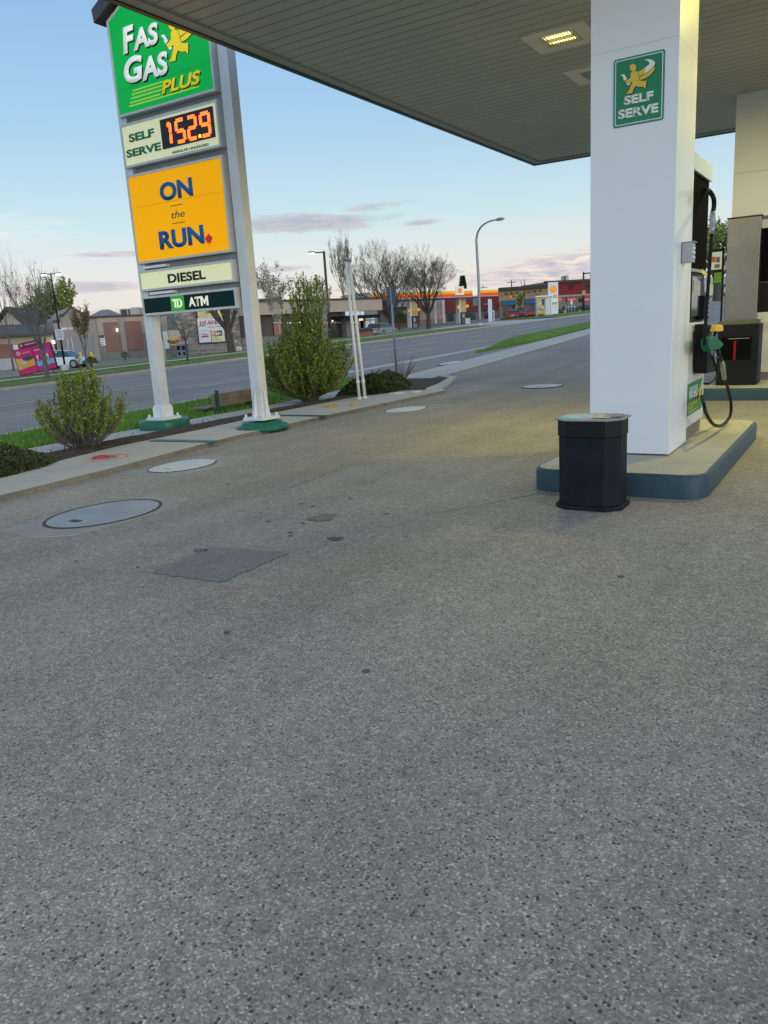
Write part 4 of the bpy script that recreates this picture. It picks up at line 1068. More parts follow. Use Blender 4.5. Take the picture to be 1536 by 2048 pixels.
# ------------------------------------------------------------------ trees
def tree(name, label, base, H, trunk, spread, seed, mleaf, nleaf, r0_=.14, up=.55, n1=7, depth_=4, ls=.10, bark=BARK, group=None, twig=3, lenk=.62, leanv=(0, 0), mult=3, minr=.006, cat='tree'):
    random.seed(seed); t = thing(name, label, cat, base, 0, group); A = MB(); B = MB()
    ends = []
    def grow(p, d, ln_, r, lev):
        n_ = 3; pts = [p]; q = p.copy(); dd = d.copy()
        for k in range(n_):
            dd = (dd+rv(.13)+Vector((0, 0, up*.12))).normalized(); q = q+dd*ln_/n_; pts.append(q.copy())
        r1 = max(minr*.6, r*.55)
        (A if lev <= 1 else B).path(pts, [r+(r1-r)*k/n_ for k in range(n_+1)], 7 if lev <= 1 else (4 if lev == 2 else 3), cap=False)
        if lev >= depth_:
            ends.append(pts); return
        if lev >= depth_-1: ends.append(pts)
        nn2 = mult + (1 if random.random() < .5 else 0)
        for k in range(nn2):
            tpos = random.uniform(.35, 1.0) if k else 1.0
            f_ = tpos*n_; i_ = min(n_-1, int(f_)); pp = pts[i_]*(1-(f_-i_))+pts[i_+1]*(f_-i_)
            ax = dd.cross(rv()).normalized(); an = random.uniform(.22, .62)*(spread)
            nd = (dd*math.cos(an)+ax*math.sin(an)); nd.z += up*.25; nd.normalize()
            grow(pp, nd, ln_*lenk*random.uniform(.75, 1.15), r1*(.95 if k == 0 else .75), lev+1)
    lean3 = Vector((leanv[0], leanv[1], 1)).normalized()
    top = lean3*trunk
    A.path([Vector((0, 0, -.3)), top*.5, top], [r0_*1.15, r0_, r0_*.85], 9, cap=False)
    L1 = (H-trunk)*.48
    for k in range(n1):
        a = 2*PI*k/n1+random.uniform(-.35, .35); tl = random.uniform(.25, .75)*spread if k else .08
        d = Vector((math.sin(tl)*math.cos(a), math.sin(tl)*math.sin(a), math.cos(tl)))
        grow(top*random.uniform(.88, 1.0), d, L1*random.uniform(.85, 1.1), r0_*random.uniform(.32, .5), 1)
    for pts in ends:
        for k in range(nleaf):
            u = random.random(); i_ = random.randint(0, len(pts)-2); pp = pts[i_]*(1-u)+pts[i_+1]*u
            leafquad(B.b, pp+rv(.10), rv()+Vector((0, 0, .3)), ls*random.uniform(.5, 1.2), 1)
    A.build('trunk', bark, t); B.build('crown', [bark, mleaf], t); return t
def treeat(px, py, topy, **k):
    b0 = GT(px, py); dep = (b0-E0).dot(fw); H = abs((py-topy))*dep/FPX*1.02
    return b0, H
def TR(name, label, px, py, topy, **k):
    b0, H = treeat(px, py, topy); k.setdefault('trunk', H*k.pop('tfrac', .28)); return tree(name, label, b0, H, k.pop('trunk'), k.pop('spread'), k.pop('seed'), k.pop('mleaf'), k.pop('nleaf'), **k)
GT_ = 'trees beyond the street'
TR('elm_tree', 'big bare vase-shaped elm behind the dark sign post', 783, 664, 512, spread=1.2, seed=3, mleaf=LF_BUD, nleaf=1, n1=13, r0_=.30, up=.36, ls=.09, depth_=6, group=GT_, minr=.009, lenk=.66, tfrac=.14)
TR('elm_tree', 'bare spreading elm with a forked trunk left of the tall street lamp', 858, 657, 528, spread=1.15, seed=8, mleaf=LF_BUD, nleaf=1, n1=12, r0_=.30, up=.36, ls=.09, depth_=6, group=GT_, minr=.010, lenk=.66, tfrac=.2)
TR('elm_tree', 'dark bare elm standing before the stone tenant sign', 463, 708, 560, spread=.95, seed=11, mleaf=LF_BUD, nleaf=1, n1=10, r0_=.24, up=.5, ls=.12, depth_=5, group=GT_, minr=.013)
TR('street_tree', 'tall leaning bare tree in front of the pink banner sign', 97, 762, 545, spread=.8, seed=14, mleaf=LF_BUD, nleaf=1, n1=8, r0_=.10, up=.7, ls=.07, depth_=4, group=GT_, leanv=(-.06, .0), minr=.007, bark=BARK2)
TR('street_tree', 'bare tree with pale twigs at the far left edge', 28, 742, 515, spread=.75, seed=15, mleaf=LF_BUD, nleaf=0, n1=7, r0_=.09, up=.7, ls=.07, depth_=4, group=GT_, minr=.007, bark=BARK2)
TR('street_tree', 'thin bare conifer-like sapling between the sign posts', 376, 726, 620, spread=1.3, seed=16, mleaf=LF_BUD, nleaf=0, n1=5, r0_=.05, up=.2, depth_=3, group=GT_, minr=.008, trunk=1.2, lenk=.5)
TR('poplar_tree', 'slim tall bare tree behind the white vent pipes', 700, 668, 497, spread=.5, seed=17, mleaf=LF_BUD, nleaf=1, n1=9, r0_=.13, up=1.1, ls=.13, depth_=5, group=GT_, bark=BARK2, minr=.013)
TR('birch_tree', 'pale-barked birch left of the leafy shrub', 563, 705, 545, spread=.7, seed=18, mleaf=LF_BUD, nleaf=1, n1=7, r0_=.06, up=.6, ls=.12, depth_=5, group=GT_, bark=BIRCH, minr=.005)
TR('birch_tree', 'second pale birch hidden behind the leafy shrub', 632, 700, 560, spread=.7, seed=19, mleaf=LF_BUD, nleaf=1, n1=6, r0_=.06, up=.6, ls=.12, depth_=5, group=GT_, bark=BIRCH, minr=.005)
TR('young_tree', 'rusty budding young tree in front of the jewellery shop', 176, 745, 622, spread=.6, seed=20, mleaf=LF_RUST, nleaf=5, n1=7, r0_=.05, up=.8, ls=.09, depth_=4, group=GT_, bark=BARK2, minr=.006)
TR('young_tree', 'small green-leafed tree before the blue awnings', 1042, 634, 588, spread=.8, seed=21, mleaf=LF_GREEN, nleaf=7, n1=6, r0_=.10, up=.7, ls=.35, depth_=3, group=GT_, minr=.02)
TR('young_tree', 'thin bare pole-like tree between the two blue awnings', 1050, 634, 555, spread=.3, seed=22, mleaf=LF_BUD, nleaf=0, n1=4, r0_=.10, up=1.2, depth_=3, group=GT_, minr=.015, trunk=3.5)
def far_tree(label, px, py, topy, dep, spread, seed, ml, nleaf, ls, nm='leafy_tree', **k):
    b0 = W(px, py, dep); b0.z = T(b0.x, b0.y); H = (Vector(W(px, topy, dep)).z-b0.z)
    tree(nm, label, b0, H, H*.25, spread, seed, ml, nleaf, r0_=.3, n1=8, up=.6, ls=ls, depth_=4, minr=.02, **k)
far_tree('bright green leafed tree behind the shop gable', 128, 690, 572, 95, 1.0, 23, LF_GREEN, 16, .26, lenk=.68)
far_tree('second leafy tree behind the low roof at left', 92, 690, 600, 100, 1.1, 24, LF_GREEN, 16, .26, lenk=.68)
far_tree('big olive tree beyond the gap between the pumps', 1432, 640, 445, 62, 1.1, 26, LF_GREEN, 9, .22, lenk=.68)
# spruce tip
def spruce(label, px, topy, dep):
    b0 = W(px, 640, dep); b0.z = T(b0.x, b0.y); H = W(px, topy, dep).z-b0.z; random.seed(5)
    t = thing('spruce_tree', label, 'tree', b0); s = MB(); s.tube((0, 0, 0), (0, 0, H*.95), .25, .04, 8); s.build('trunk', BARK, t); L = MB()
    for i in range(2200):
        z = H*random.uniform(.12, 1); rr = (1-z/H)*H*.20*random.uniform(.3, 1)+.1; a = random.uniform(0, 2*PI)
        leafquad(L.b, Vector((rr*math.cos(a), rr*math.sin(a), z-rr*.25)), Vector((math.cos(a), math.sin(a), -.3)), .45, 0)
    L.build('crown', LF_DK, t)
spruce('dark spruce tip rising behind the far striped canopy', 928, 552, 150)
# rounded bushes
def bush(label, px, py, w_px, h_px, seed, ml, dep=None, n_=1600, ls=None, nm='round_bush', group='round bushes'):
    b0 = GT(px, py) if dep is None else W(px, py, dep)
    if dep: b0.z = T(b0.x, b0.y)
    dd = (b0-E0).dot(fw); rw = w_px*dd/FPX/2; hh = h_px*dd/FPX; random.seed(seed); ls = ls or rw*.16
    t = thing(nm, label, 'bush', b0, 0, group); L = MB(); S = MB()
    for i in range(n_):
        a = random.uniform(0, 2*PI); e = random.uniform(-.1, 1)*PI/2; q = random.uniform(.72, 1.0)*(1+.12*math.sin(4*a+seed)*math.cos(3*e))
        p = Vector((rw*q*math.cos(e)*math.cos(a), rw*q*math.cos(e)*math.sin(a), hh*.42+hh*.55*q*math.sin(e)))
        leafquad(L.b, p, rv(), ls*random.uniform(.6, 1.3), 0)
    for i in range(8):
        a = random.uniform(0, 2*PI); S.path([Vector((0, 0, 0)), Vector((rw*.5*math.cos(a), rw*.5*math.sin(a), hh*.7))], [.03, .01], 5)
    S.build('stem', BARK, t); L.build('foliage', ml, t)
bush('round dark green bush before the brick wall', 799, 661, 32, 40, 2, LF_DK)
bush('small leafy bush before the shop at left', 183, 734, 28, 20, 3, LF_DK, n_=900)
bush('dark bush against the shop corner', 250, 714, 17, 17, 4, LF_DK, dep=70, n_=500)
bush('brown leafless bush beside the lamp base', 158, 738, 18, 26, 6, LF_RUST, n_=400)
hd_ = MB(); random.seed(77)

# ================================================================== CARS
def car(name, label, p, rz, L, Wd, Hh, m, kind='suv', group=None):
    t = thing(name, label, 'car', p, rz, group); h = Hh
    if kind == 'suv': low = [(-L/2, .35), (-L/2, h*.62), (-L*.46, h*.66), (L*.28, h*.62), (L*.46, h*.50), (L/2, h*.36), (L/2, .28), (L*.4, .22), (-L*.42, .22)]; cab = [(-L*.485, h*.64), (-L*.40, h*.97), (-L*.30, h), (L*.05, h*.98), (L*.12, h*.94), (L*.29, h*.62)]
    else: low = [(-L/2, .35), (-L*.49, h*.62), (-L*.30, h*.66), (L*.22, h*.64), (L*.45, h*.52), (L/2, h*.38), (L/2, .28), (L*.4, .2), (-L*.42, .2)]; cab = [(-L*.36, h*.65), (-L*.22, h*.96), (-L*.12, h), (L*.05, h*.98), (L*.26, h*.63)]
    s = MB(); s.prism(low, -Wd/2, Wd/2, 'y', bev=.05); s.build('body', m, t)
    b2 = bmesh.new(); n_ = len(cab)
    A = [b2.verts.new((x, -Wd/2*(.95-.16*(z-h*.64)/(h*.36)), z)) for x, z in cab]; B = [b2.verts.new((x, Wd/2*(.95-.16*(z-h*.64)/(h*.36)), z)) for x, z in cab]
    b2.faces.new(A); b2.faces.new(B[::-1])
    for k in range(n_): b2.faces.new([A[k], B[k], B[(k+1) % n_], A[(k+1) % n_]])
    bmesh.ops.recalc_face_normals(b2, faces=b2.faces)
    s = MB(); s.add(b2); s.build('windows', GLS, t)
    s = MB(); rw = Wd/2*.80
    tops = [c for c in cab if c[1] > h*.9]
    s.prism([(tops[0][0]-.05, tops[0][1]-.02)]+[(x, z+.02) for x, z in tops[1:-1]]+[(tops[-1][0]+.05, tops[-1][1]-.02), (0, h*.95)], -rw, rw, 'y')
    for q in (-1, 1):
        s.box(-.06*L-.04, -.06*L+.04, q*rw*.92, q*rw*1.06, h*.64, h*.95)
    s.build('roof', m, t)
    for x in (-.31*L, .32*L):
        for q in (-1, 1):
            wv = MB(); wv.tube((x, q*(Wd/2-.2), .34), (x, q*(Wd/2+.01), .34), .34, n=20); wo = wv.build('wheel', mat('tyre', (.015, .015, .016), .8), t)
            wv = MB(); wv.tube((x, q*(Wd/2+.012), .34), (x, q*(Wd/2+.02), .34), .21, n=16); wv.build('rim', STEEL, wo)
    for q in (-1, 1):
        s = MB(); s.box(L*.44, L*.485, q*Wd*.30, q*Wd*.46, h*.42, h*.50); s.build('headlight', mat('lamp glass', (.8, .8, .78), .2, var=0), t)
        s = MB(); s.box(-L*.505, -L*.48, q*Wd*.34, q*Wd*.47, h*.46, h*.60); s.build('tail_light', mat('tail red', (.5, .02, .02), .3, var=0), t)
    s = MB(); s.box(-L*.508, -L*.499, -.26, .26, h*.36, h*.42); s.build('licence_plate', SW, t)
    return t
CW = mat('car white', (.72, .74, .75), .25, var=.02); CRd = mat('car red', (.42, .025, .06), .25, var=.03); CDk = mat('car dark blue', (.02, .03, .055), .2, var=.05); CSi = mat('car silver', (.38, .36, .36), .3, .4, var=.05); CGy = mat('car grey', (.12, .12, .13), .3, .3, var=.05)
def carat(name, label, px, py, dep, yaw_img, **k):
    p = W(px, py, dep); p.z = T(p.x, p.y)
    return car(name, label, p, HEAD+yaw_img, **k)
carat('white_suv', 'white wagon parked by the shop behind the lamp base', 131, 737, 62, R(-4), L=3.5, Wd=1.75, Hh=1.42, m=CW)
carat('red_van', 'red hatchback parked before the left blue awning', 1028, 636, 128, R(75), L=4.2, Wd=1.8, Hh=1.45, m=CRd)
carat('red_car', 'second red car half hidden right of the thin bare tree', 1058, 635, 130, R(20), L=3.0, Wd=1.8, Hh=1.4, m=CRd, kind='sedan')
carat('grey_van', 'small grey vehicle between the two red cars', 1042, 634, 136, R(80), L=4.2, Wd=1.8, Hh=1.7, m=CGy)
carat('dark_sedan', 'dark blue sedan parked before the red banners', 1141, 623, 137, R(5), L=4.2, Wd=1.8, Hh=1.40, m=CDk, kind='sedan')
carat('silver_suv', 'silver vehicle parked beside the grey entrance canopy', 764, 667, 84, R(60), L=3.8, Wd=1.8, Hh=1.4, m=CSi)
carat('dark_car', 'dark sedan further right at the kerb by the signal mast', 1172, 620, 150, R(0), L=3.6, Wd=1.8, Hh=1.2, m=CDk, kind='sedan')

# ================================================================== BUILDINGS
class Fac:
    """a straight facade between two surveyed points; local x along it, local y into the building"""
    def __init__(s, name, label, pxL, dL, pxR, dR, py=650, cat='building', group=None, thick=14):
        A, B = W(pxL, py, dL), W(pxR, py, dR); A.z = B.z = 0
        s.A = A; s.d = (B-A); s.len = s.d.length; s.d.normalize(); s.n = Vector((-s.d.y, s.d.x, 0)); s.z0 = min(T(A.x, A.y), T(B.x, B.y))-.3
        s.t = thing(name, label, cat, (A.x, A.y, 0), math.atan2(s.d.y, s.d.x), group); s.thick = thick
    def uv(s, px, py, off=0):
        r = ray(px, py); k = ((s.A+s.n*off-E0).dot(s.n))/r.dot(s.n); p = E0+r*k; return (p-s.A).dot(s.d), p.z
    def box(s, name, x0, y0, x1, y1, m, o0=-.1, o1=.0, parent=None, z0=None, cornerz=False):
        u0, zt = s.uv(x0, y0, o0); _, zb = s.uv(x1, y1, o0); u1, _ = s.uv(x1, y0, o0)
        if z0 is not None: zb = z0
        b_ = MB(); b_.box(u0, u1, o0, o1, zb, zt); return b_.build(name, m, parent or s.t)
    def wall(s, name, x0, ytop, x1, m, depth=None, off=0):
        u0, za = s.uv(x0, ytop, off); u1, _ = s.uv(x1, ytop, off)
        b_ = MB(); b_.box(u0, u1, off, off+(depth or s.thick), s.z0, za); return b_.build(name, m, s.t)
    def text(s, st_, x0, y0, x1, y1, m, o=-.12, parent=None, **k):
        u0, zb = s.uv(x0, y0, o); u1, zt = s.uv(x1, y1, o)
        return text(st_, u1-u0, zt-zb, m, parent or s.t, (u0, o, zb), th=.02, **k)
WIN = mat('shop glass', (.03, .045, .05), .12, var=.3, vs=.6, spec=.7)
TAUPE = mat('taupe stucco', (.34, .30, .265), .9, var=.06, vs=.8); TAN = mat('tan stucco', (.48, .38, .285), .9, var=.06, vs=.8, dirt=.06)
TERRA = mat('terracotta panel', (.30, .15, .115), .9, var=.08, vs=.7, dirt=.1); GREYW = mat('grey wainscot', (.25, .23, .205), .9, var=.08, vs=1)
BRN = mat('brown roof', (.085, .065, .055), .85, var=.12, vs=1)
# --- jewellers block
f = Fac('jewellery_shop', 'taupe and tan shop block with a stepped gable and terracotta panels', 106, 72, 372, 78, 700)
gab = [(106, 643), (119, 642), (119.2, 631), (127, 630), (142, 613), (164, 627), (177, 625), (179, 635), (190, 634), (190, 712), (106, 722)]
b_ = MB(); P = [f.uv(x, y, -.25) for x, y in gab]; P[-1] = (P[0][0], f.z0); P[-2] = (P[-3][0], f.z0); b_.prism(P, -.25, 10, 'y'); b_.build('gable_wall', TAUPE, f.t)
b_ = MB(); PP = [f.uv(x, y, -.35) for x, y in gab[:-2]]
for a, c in zip(PP, PP[1:]): b_.prism([(a[0]-.03, a[1]-.10), (c[0]+.03, c[1]-.10), (c[0]+.03, c[1]+.10), (a[0]-.03, a[1]+.10)], -.4, -.24, 'y')
b_.build('gable_coping', BRN, f.t)
f.wall('wall', 190.3, 633, 372, TAN, 12)
f.box('roof_coping', 190, 632.5, 372, 630, BRN, -.15, .3, z0=f.uv(190, 636)[1])
f.box('wainscot', 190.5, 671, 372, 716, GREYW, -.06, -.005, z0=f.z0)
f.box('terracotta_panel', 206, 645, 234.8, 702, TERRA, -.12, -.065)
f.box('terracotta_panel', 246, 643, 281.6, 699.5, TERRA, -.12, -.065)
f.box('pilaster', 236.5, 635, 246.5, 711, TAUPE, -.2, -.13, z0=f.z0)
f.box('shopfront', 117, 673, 184, 706, mat('shop shutter', (.22, .23, .23), .4, var=.06), -.32, -.26)
f.box('shopfront_frame', 115, 671, 186, 673.5, TAUPE, -.36, -.33)
for xx in (133, 142, 167): f.box('mullion', xx, 674, xx+1.2, 706, STEEL, -.36, -.325)
f.text('MED SH JEWELLERS', 124, 661, 177, 653, mat('sign letters white', (.75, .75, .72), .5, var=0, emit=(.8, .8, .75), es=.25), o=-.30, bold=.02)
n1 = f.box('notice_board', 198.5, 672, 209, 691, SW, -.1, -.065); f.box('notice_head', 198.5, 670.5, 208, 675.5, LNV, -.14, -.105)
for yy in (679, 684, 688): f.box('notice_line', 200.5, yy, 207, yy+.8, LNV, -.125, -.105)
f.box('wall_lamp', 233, 657, 235.5, 662.5, mat('lit lamp', (1, .95, .85), .4, var=0, emit=(1, .95, .8), es=2.5), -.3, -.125)
# parapet units behind
def roofbox(label, pxL, pyT, pxR, pyB, dep, m, nm='rooftop_unit', split=None):
    A, B = W(pxL, pyT, dep), W(pxR, pyB, dep); t = thing(nm, label, 'rooftop unit', (A.x, A.y, B.z-.5), HEAD, 'rooftop units'); w_ = (Vector((B.x, B.y))-Vector((A.x, A.y))).length
    s = MB(); s.box(0, w_, 0, 2.0, 0, A.z-B.z+.5, .02); s.build('casing', m, t)
    s = MB(); s.box(w_*.08, w_*.38, -.03, -.005, .55, A.z-B.z+.4); s.box(w_*.46, w_*.55, -.03, -.005, .55, A.z-B.z+.4); s.build('grille', mat('unit dark', (.06, .06, .065), .6), t)
    s = MB(); s.box(w_*.6, w_*.95, .2, 1.8, A.z-B.z+.5, A.z-B.z+.58); s.build('hood', STEEL, t)
roofbox('beige and grey air unit on the tan shop roof', 238.5, 618, 277, 633.5, 80, mat('unit beige', (.42, .39, .33), .7))
roofbox('small pale air unit on the crimson shop roof', 1126.5, 551.5, 1138, 561.5, 161, mat('unit pale', (.55, .53, .46), .7))
roofbox('dark air unit on the tan parapet building', 515, 598, 560, 608, 88, mat('unit brown', (.12, .10, .08), .8))
# house behind shop
def house(label, xL, xR, yE, yR, dep, wallm, roofm, pxr=None, gable='side'):
    A, B = W(xL, yE, dep), W(xR, yE, dep); w_ = (Vector((B.x, B.y))-Vector((A.x, A.y))).length; zr_ = W(xL, yR, dep).z; z0 = T(A.x, A.y)-.3
    t = thing('house', label, 'house', (A.x, A.y, z0), HEAD, 'houses behind the shops'); e = (A.z+B.z)/2-z0; r_ = zr_-z0
    s = MB(); s.box(.2, w_-.2, .2, 8, 0, e); s.prism([(.2, e), (w_*.5, r_-.25), (w_-.2, e)], .25, 8, 'y') if gable == 'front' else None; s.build('wall', wallm, t)
    s = MB()
    if gable == 'front':
        s.prism([(-.4, e-.15), (w_*.5, r_), (w_*.5, r_+.22), (-.4, e+.1)], -.4, 8.4, 'y'); s.prism([(w_+.4, e-.15), (w_*.5+.001, r_), (w_*.5+.001, r_+.22), (w_+.4, e+.1)], -.4, 8.4, 'y')
    else:
        b2 = bmesh.new(); v = [b2.verts.new(q) for q in ((-.4, -.4, e), (w_+.4, -.4, e), (w_+.4, 8.4, e), (-.4, 8.4, e), (w_*.2, 3.8, r_), (w_*.68, 3.8, r_))]
        for q in ((0, 1, 5, 4), (1, 2, 5), (2, 3, 4, 5), (3, 0, 4), (3, 2, 1, 0)): b2.faces.new([v[i] for i in q])
        s.add(b2)
    s.build('roof', roofm, t)
    s = MB(); s.box(w_*.3, w_*.42, .12, .19, e-1.4, e-.4); s.box(w_*.6, w_*.72, .12, .19, e-1.4, e-.4); s.build('window', WIN, t)
house('grey-roofed house top showing over the tan shop roof', 183, 214, 632, 619, 130, mat('house cream', (.5, .46, .4), .8), mat('shingle grey', (.24, .235, .23), .9, var=.1))
house('pale gabled house with dark roof behind the low shop at left', -20, 62, 664, 620, 86, mat('house wall pale', (.50, .43, .39), .85, var=.05), mat('shingle dark', (.08, .073, .07), .9, var=.1), gable='front')
house('dark-roofed house with lit windows left of the gable', 66, 106, 658, 640, 84, mat('house wall brown', (.35, .26, .2), .85), mat('shingle brown', (.06, .055, .05), .9, var=.1))  # house wall in its own plain brown
f = Fac('low_shop', 'low tan shop wing with a dark sloping roof at the left edge', -60, 66, 106, 71, 700)
f.wall('wall', -60, 672, 106.5, TAN, 10)
b_ = MB(); u0, za = f.uv(-60, 676); u1, zb = f.uv(106, 671); _, zt = f.uv(60, 654)
b_.prism([(-.9, za-.05), (-.9, za+.15), (4, zt+.4), (4, zt)], 0, f.uv(106, 671)[0], 'x'); b_.build('roof', mat('dark shingles', (.11, .105, .10), .9, var=.12, vs=2), f.t)
f.box('terracotta_panel', -20, 690, 25, 723, TERRA, -.08, -.005)
f.box('door', 26, 690, 36, 711, SW, -.1, -.005)
f.box('plinth', -60, 722, 106, 735, CONC2, -.3, -.01, z0=f.z0)
f.box('wall_lamp', 106.5, 681, 109.5, 687, MATS['lit lamp'], -.4, -.1)
# --- stone tenant sign building
STONE = bpy.data.materials.new('ledge stone'); STONE.use_nodes = True; n = NT(STONE.node_tree); p = STONE.node_tree.nodes['Principled BSDF']
oc = n.n.new('ShaderNodeTexCoord').outputs['Object']; xx, yy, zz = n.xyz(oc)
vv = n.voro(n.comb(n.m('MULTIPLY', n.m('ADD', xx, yy), 2.2), 0.0, n.m('MULTIPLY', zz, 5.5)), 1.0)
c = n.ramp(n.xyz(vv.outputs['Color'])[0], [(0, (.17, .145, .12)), (.4, (.25, .215, .18)), (.75, (.31, .27, .225)), (1, (.40, .35, .29))])
c = n.mix(n.ramp(vv.outputs['Distance'], [(.5, 0.0), (.75, .6)]), c, (.09, .08, .07)); n.put(p.inputs['Base Color'], c); p.inputs['Roughness'].default_value = .9
n.put(p.inputs['Normal'], n.bump(vv.outputs['Distance'], .05))
f = Fac('tenant_sign_wall', 'ledge stone wall carrying stacked tenant signs behind the price sign', 356, 66, 484, 68, 700)
b_ = MB(); u0, _ = f.uv(358, 700); u1, _ = f.uv(484, 700); b_.box(u0, u1, 0, 6, f.z0, f.uv(420, 603)[1]); b_.build('wall', STONE, f.t)
BRK = bpy.data.materials.new('split block'); BRK.use_nodes = True; n = NT(BRK.node_tree); p = BRK.node_tree.nodes['Principled BSDF']
br = n.n.new('ShaderNodeTexBrick'); oc = n.n.new('ShaderNodeTexCoord').outputs['Object']; xx, yy, zz = n.xyz(oc); n.put(br.inputs['Vector'], n.comb(n.m('ADD', xx, yy), zz, 0.0))
br.inputs['Color1'].default_value = (.17, .145, .125, 1); br.inputs['Color2'].default_value = (.24, .21, .18, 1); br.inputs['Mortar'].default_value = (.31, .28, .25, 1)
br.inputs['Scale'].default_value = 1; br.inputs['Brick Width'].default_value = .8; br.inputs['Row Height'].default_value = .32; br.inputs['Mortar Size'].default_value = .03
n.put(p.inputs['Base Color'], br.outputs[0]); p.inputs['Roughness'].default_value = .9
f.box('block_plinth', 368, 692, 484, 712, BRK, -.8, -.01, z0=f.z0)
pn = f.box('sign_frame', 390, 600, 450, 685, mat('frame brown', (.09, .06, .055), .7), -.25, -.01)
TXR = mat('sign text red', (.45, .03, .03), .5, var=0); TXK = mat('sign text dark', (.05, .05, .06), .5, var=0)
f.box('sign_panel', 392.5, 602, 444, 636, mat('panel yellow', (.62, .52, .20), .5, var=.15, vs=2), -.3, -.26, pn)
f.box('sign_panel', 394, 637, 446, 658.5, mat('panel white', (.66, .66, .63), .5, var=.02), -.3, -.26, pn)
f.box('sign_panel', 396.5, 660.5, 420.5, 684, mat('panel pale', (.60, .60, .64), .5, var=.03), -.3, -.26, pn)
f.box('sign_panel', 422, 659.5, 448, 682.5, mat('panel cream', (.68, .63, .36), .5, var=.03), -.3, -.26, pn)
f.text('AVF', 399, 654.5, 412, 641.5, TXR, o=-.31, parent=pn, bold=.01)
f.text('Airdrie', 414.5, 649.5, 442, 639, TXR, o=-.31, parent=pn, bold=.01, shear=.2)
f.text('APPLIANCE & FURNITURE', 415, 655, 444, 652, TXK, o=-.31, parent=pn, bold=.02)
f.text('WORLD', 403, 670.5, 416, 667.5, TXR, o=-.31, parent=pn, bold=.02); f.box('print_bar', 402.5, 672, 417, 674.3, TXR, -.32, -.302, pn)
f.box('logo_block', 424.5, 662.5, 433.5, 672.5, mat('logo orange', (.72, .13, .04), .5, var=0), -.32, -.302, pn); f.box('logo_block', 433.7, 661.5, 444, 671.5, mat('logo navy', (.03, .05, .10), .5, var=0), -.32, -.302, pn)
f.text('M&M', 426, 670.5, 442, 664, SW, o=-.325, parent=pn, bold=.03)
f.text('FOOD', 426, 676.2, 437, 674, TXK, o=-.31, parent=pn, bold=.01); f.text('MARKET', 426, 680.5, 445, 678, TXK, o=-.31, parent=pn, bold=.01)
f.text('GRILL', 411, 627, 426, 622, LGR, o=-.31, parent=pn, bold=.02)
f.box('burger_poster', 336, 661, 359, 690, mat('poster tan', (.46, .36, .27), .6, var=.08), -.14, -.10)
b_ = MB(); c0 = f.uv(347, 682, -.16); 
b_.prism([(c0[0]+.52*math.cos(a*PI/12), c0[1]+.26*math.sin(a*PI/12)) for a in range(24)], -.17, -.145, 'y'); b_.build('poster_print', mat('burger brown', (.24, .075, .04), .6, var=.5, vs=8), f.t)
b_ = MB(); c0 = f.uv(347, 676, -.18); b_.prism([(c0[0]+.48*math.cos(a*PI/12), c0[1]+.22*math.sin(a*PI/12)) for a in range(24)], -.19, -.175, 'y'); b_.build('poster_print', mat('burger bun', (.55, .38, .14), .6, var=.4, vs=8), f.t)
f.box('white_poster', 322, 663, 335, 697, mat('poster pale', (.52, .56, .55), .6, var=.05), -.16, -.12)
# bins by the stone wall
def boxthing(nm, label, cat, px0, py0, px1, py1, dep, m, depth_=.8, grp=None, extra=None, partn='body'):
    A, B = W(px0, py0, dep), W(px1, py1, dep); t = thing(nm, label, cat, (A.x, A.y, T(A.x, A.y)), HEAD, grp); w_ = (Vector((B.x, B.y))-Vector((A.x, A.y))).length; h = max(.3, A.z-T(A.x, A.y))
    s = MB(); s.box(0, w_, 0, depth_, 0, h, .03); s.build(partn, m, t)
    if extra: extra(t, w_, h)
    return t
def binx(t, w_, h):
    for k in (0, 1):
        s = MB(); s.box(w_*(.08+.48*k), w_*(.42+.48*k), -.03, -.005, h*.62, h*.9, .01); s.build('lid', BLACK, t)
        s = MB(); s.box(w_*(.2+.48*k), w_*(.36+.48*k), -.05, -.005, h*.30, h*.5); s.build('opening', BLACKM, t)
boxthing('recycling_bins', 'grey double recycling bin beside the stone wall', 'bin', 351, 689, 372, 708, 62, mat('bin grey', (.17, .18, .20), .6, var=.1), 1.0, extra=binx)
def signx(t, w_, h): 
    s = MB(); s.box(w_*.2, w_*.75, -.02, -.002, h*.35, h*.8); s.build('print', mat('faint print', (.5, .5, .5), .6), t)
boxthing('yard_sign', 'small white sign board on the grass under the elm', 'sign', 473, 694, 483, 705, 52, SW, .05, extra=signx, partn='board')
# --- tan parapet building
f = Fac('parapet_building', 'long low building with a tan parapet band and dark shopfronts', 484, 84, 757, 98, 650)
f.wall('wall', 484, 632, 757, mat('dark shop wall', (.10, .085, .07), .8, var=.15, vs=.5), 12, .5)
b_ = MB(); u0, za = f.uv(484, 608); u1, _ = f.uv(757, 597); zt = (f.uv(514, 607)[1]+f.uv(740, 598)[1])/2; zb = (f.uv(514, 633)[1]+f.uv(690, 621)[1])/2
b_.box(u0, u1, -.6, 3, zb, zt); b_.build('parapet', TAN, f.t); b_ = MB(); b_.box(u0, u1, -.7, -.3, zt, zt+.22); b_.build('coping', BRN, f.t)
for i, (a, c) in enumerate(((548, 562), (575, 603), (622, 640), (645, 672), (676, 686))):
    o = f.box('shop_window', a, 646, c, 674, WIN, .40, .45)
    f.box('window_frame', a-.8, 644.5, c+.8, 646, SW, .34, .39)
f.box('poster', 547, 648, 562, 674, mat('poster rust', (.32, .12, .08), .6, var=.4, vs=1), .3, .33); f.box('poster', 588, 648, 602, 670, mat('poster brown', (.25, .10, .06), .6, var=.4, vs=1), .3, .33)
WL = mat('warm lit window', (1, .75, .4), .5, var=0, emit=(1, .66, .30), es=1.6)
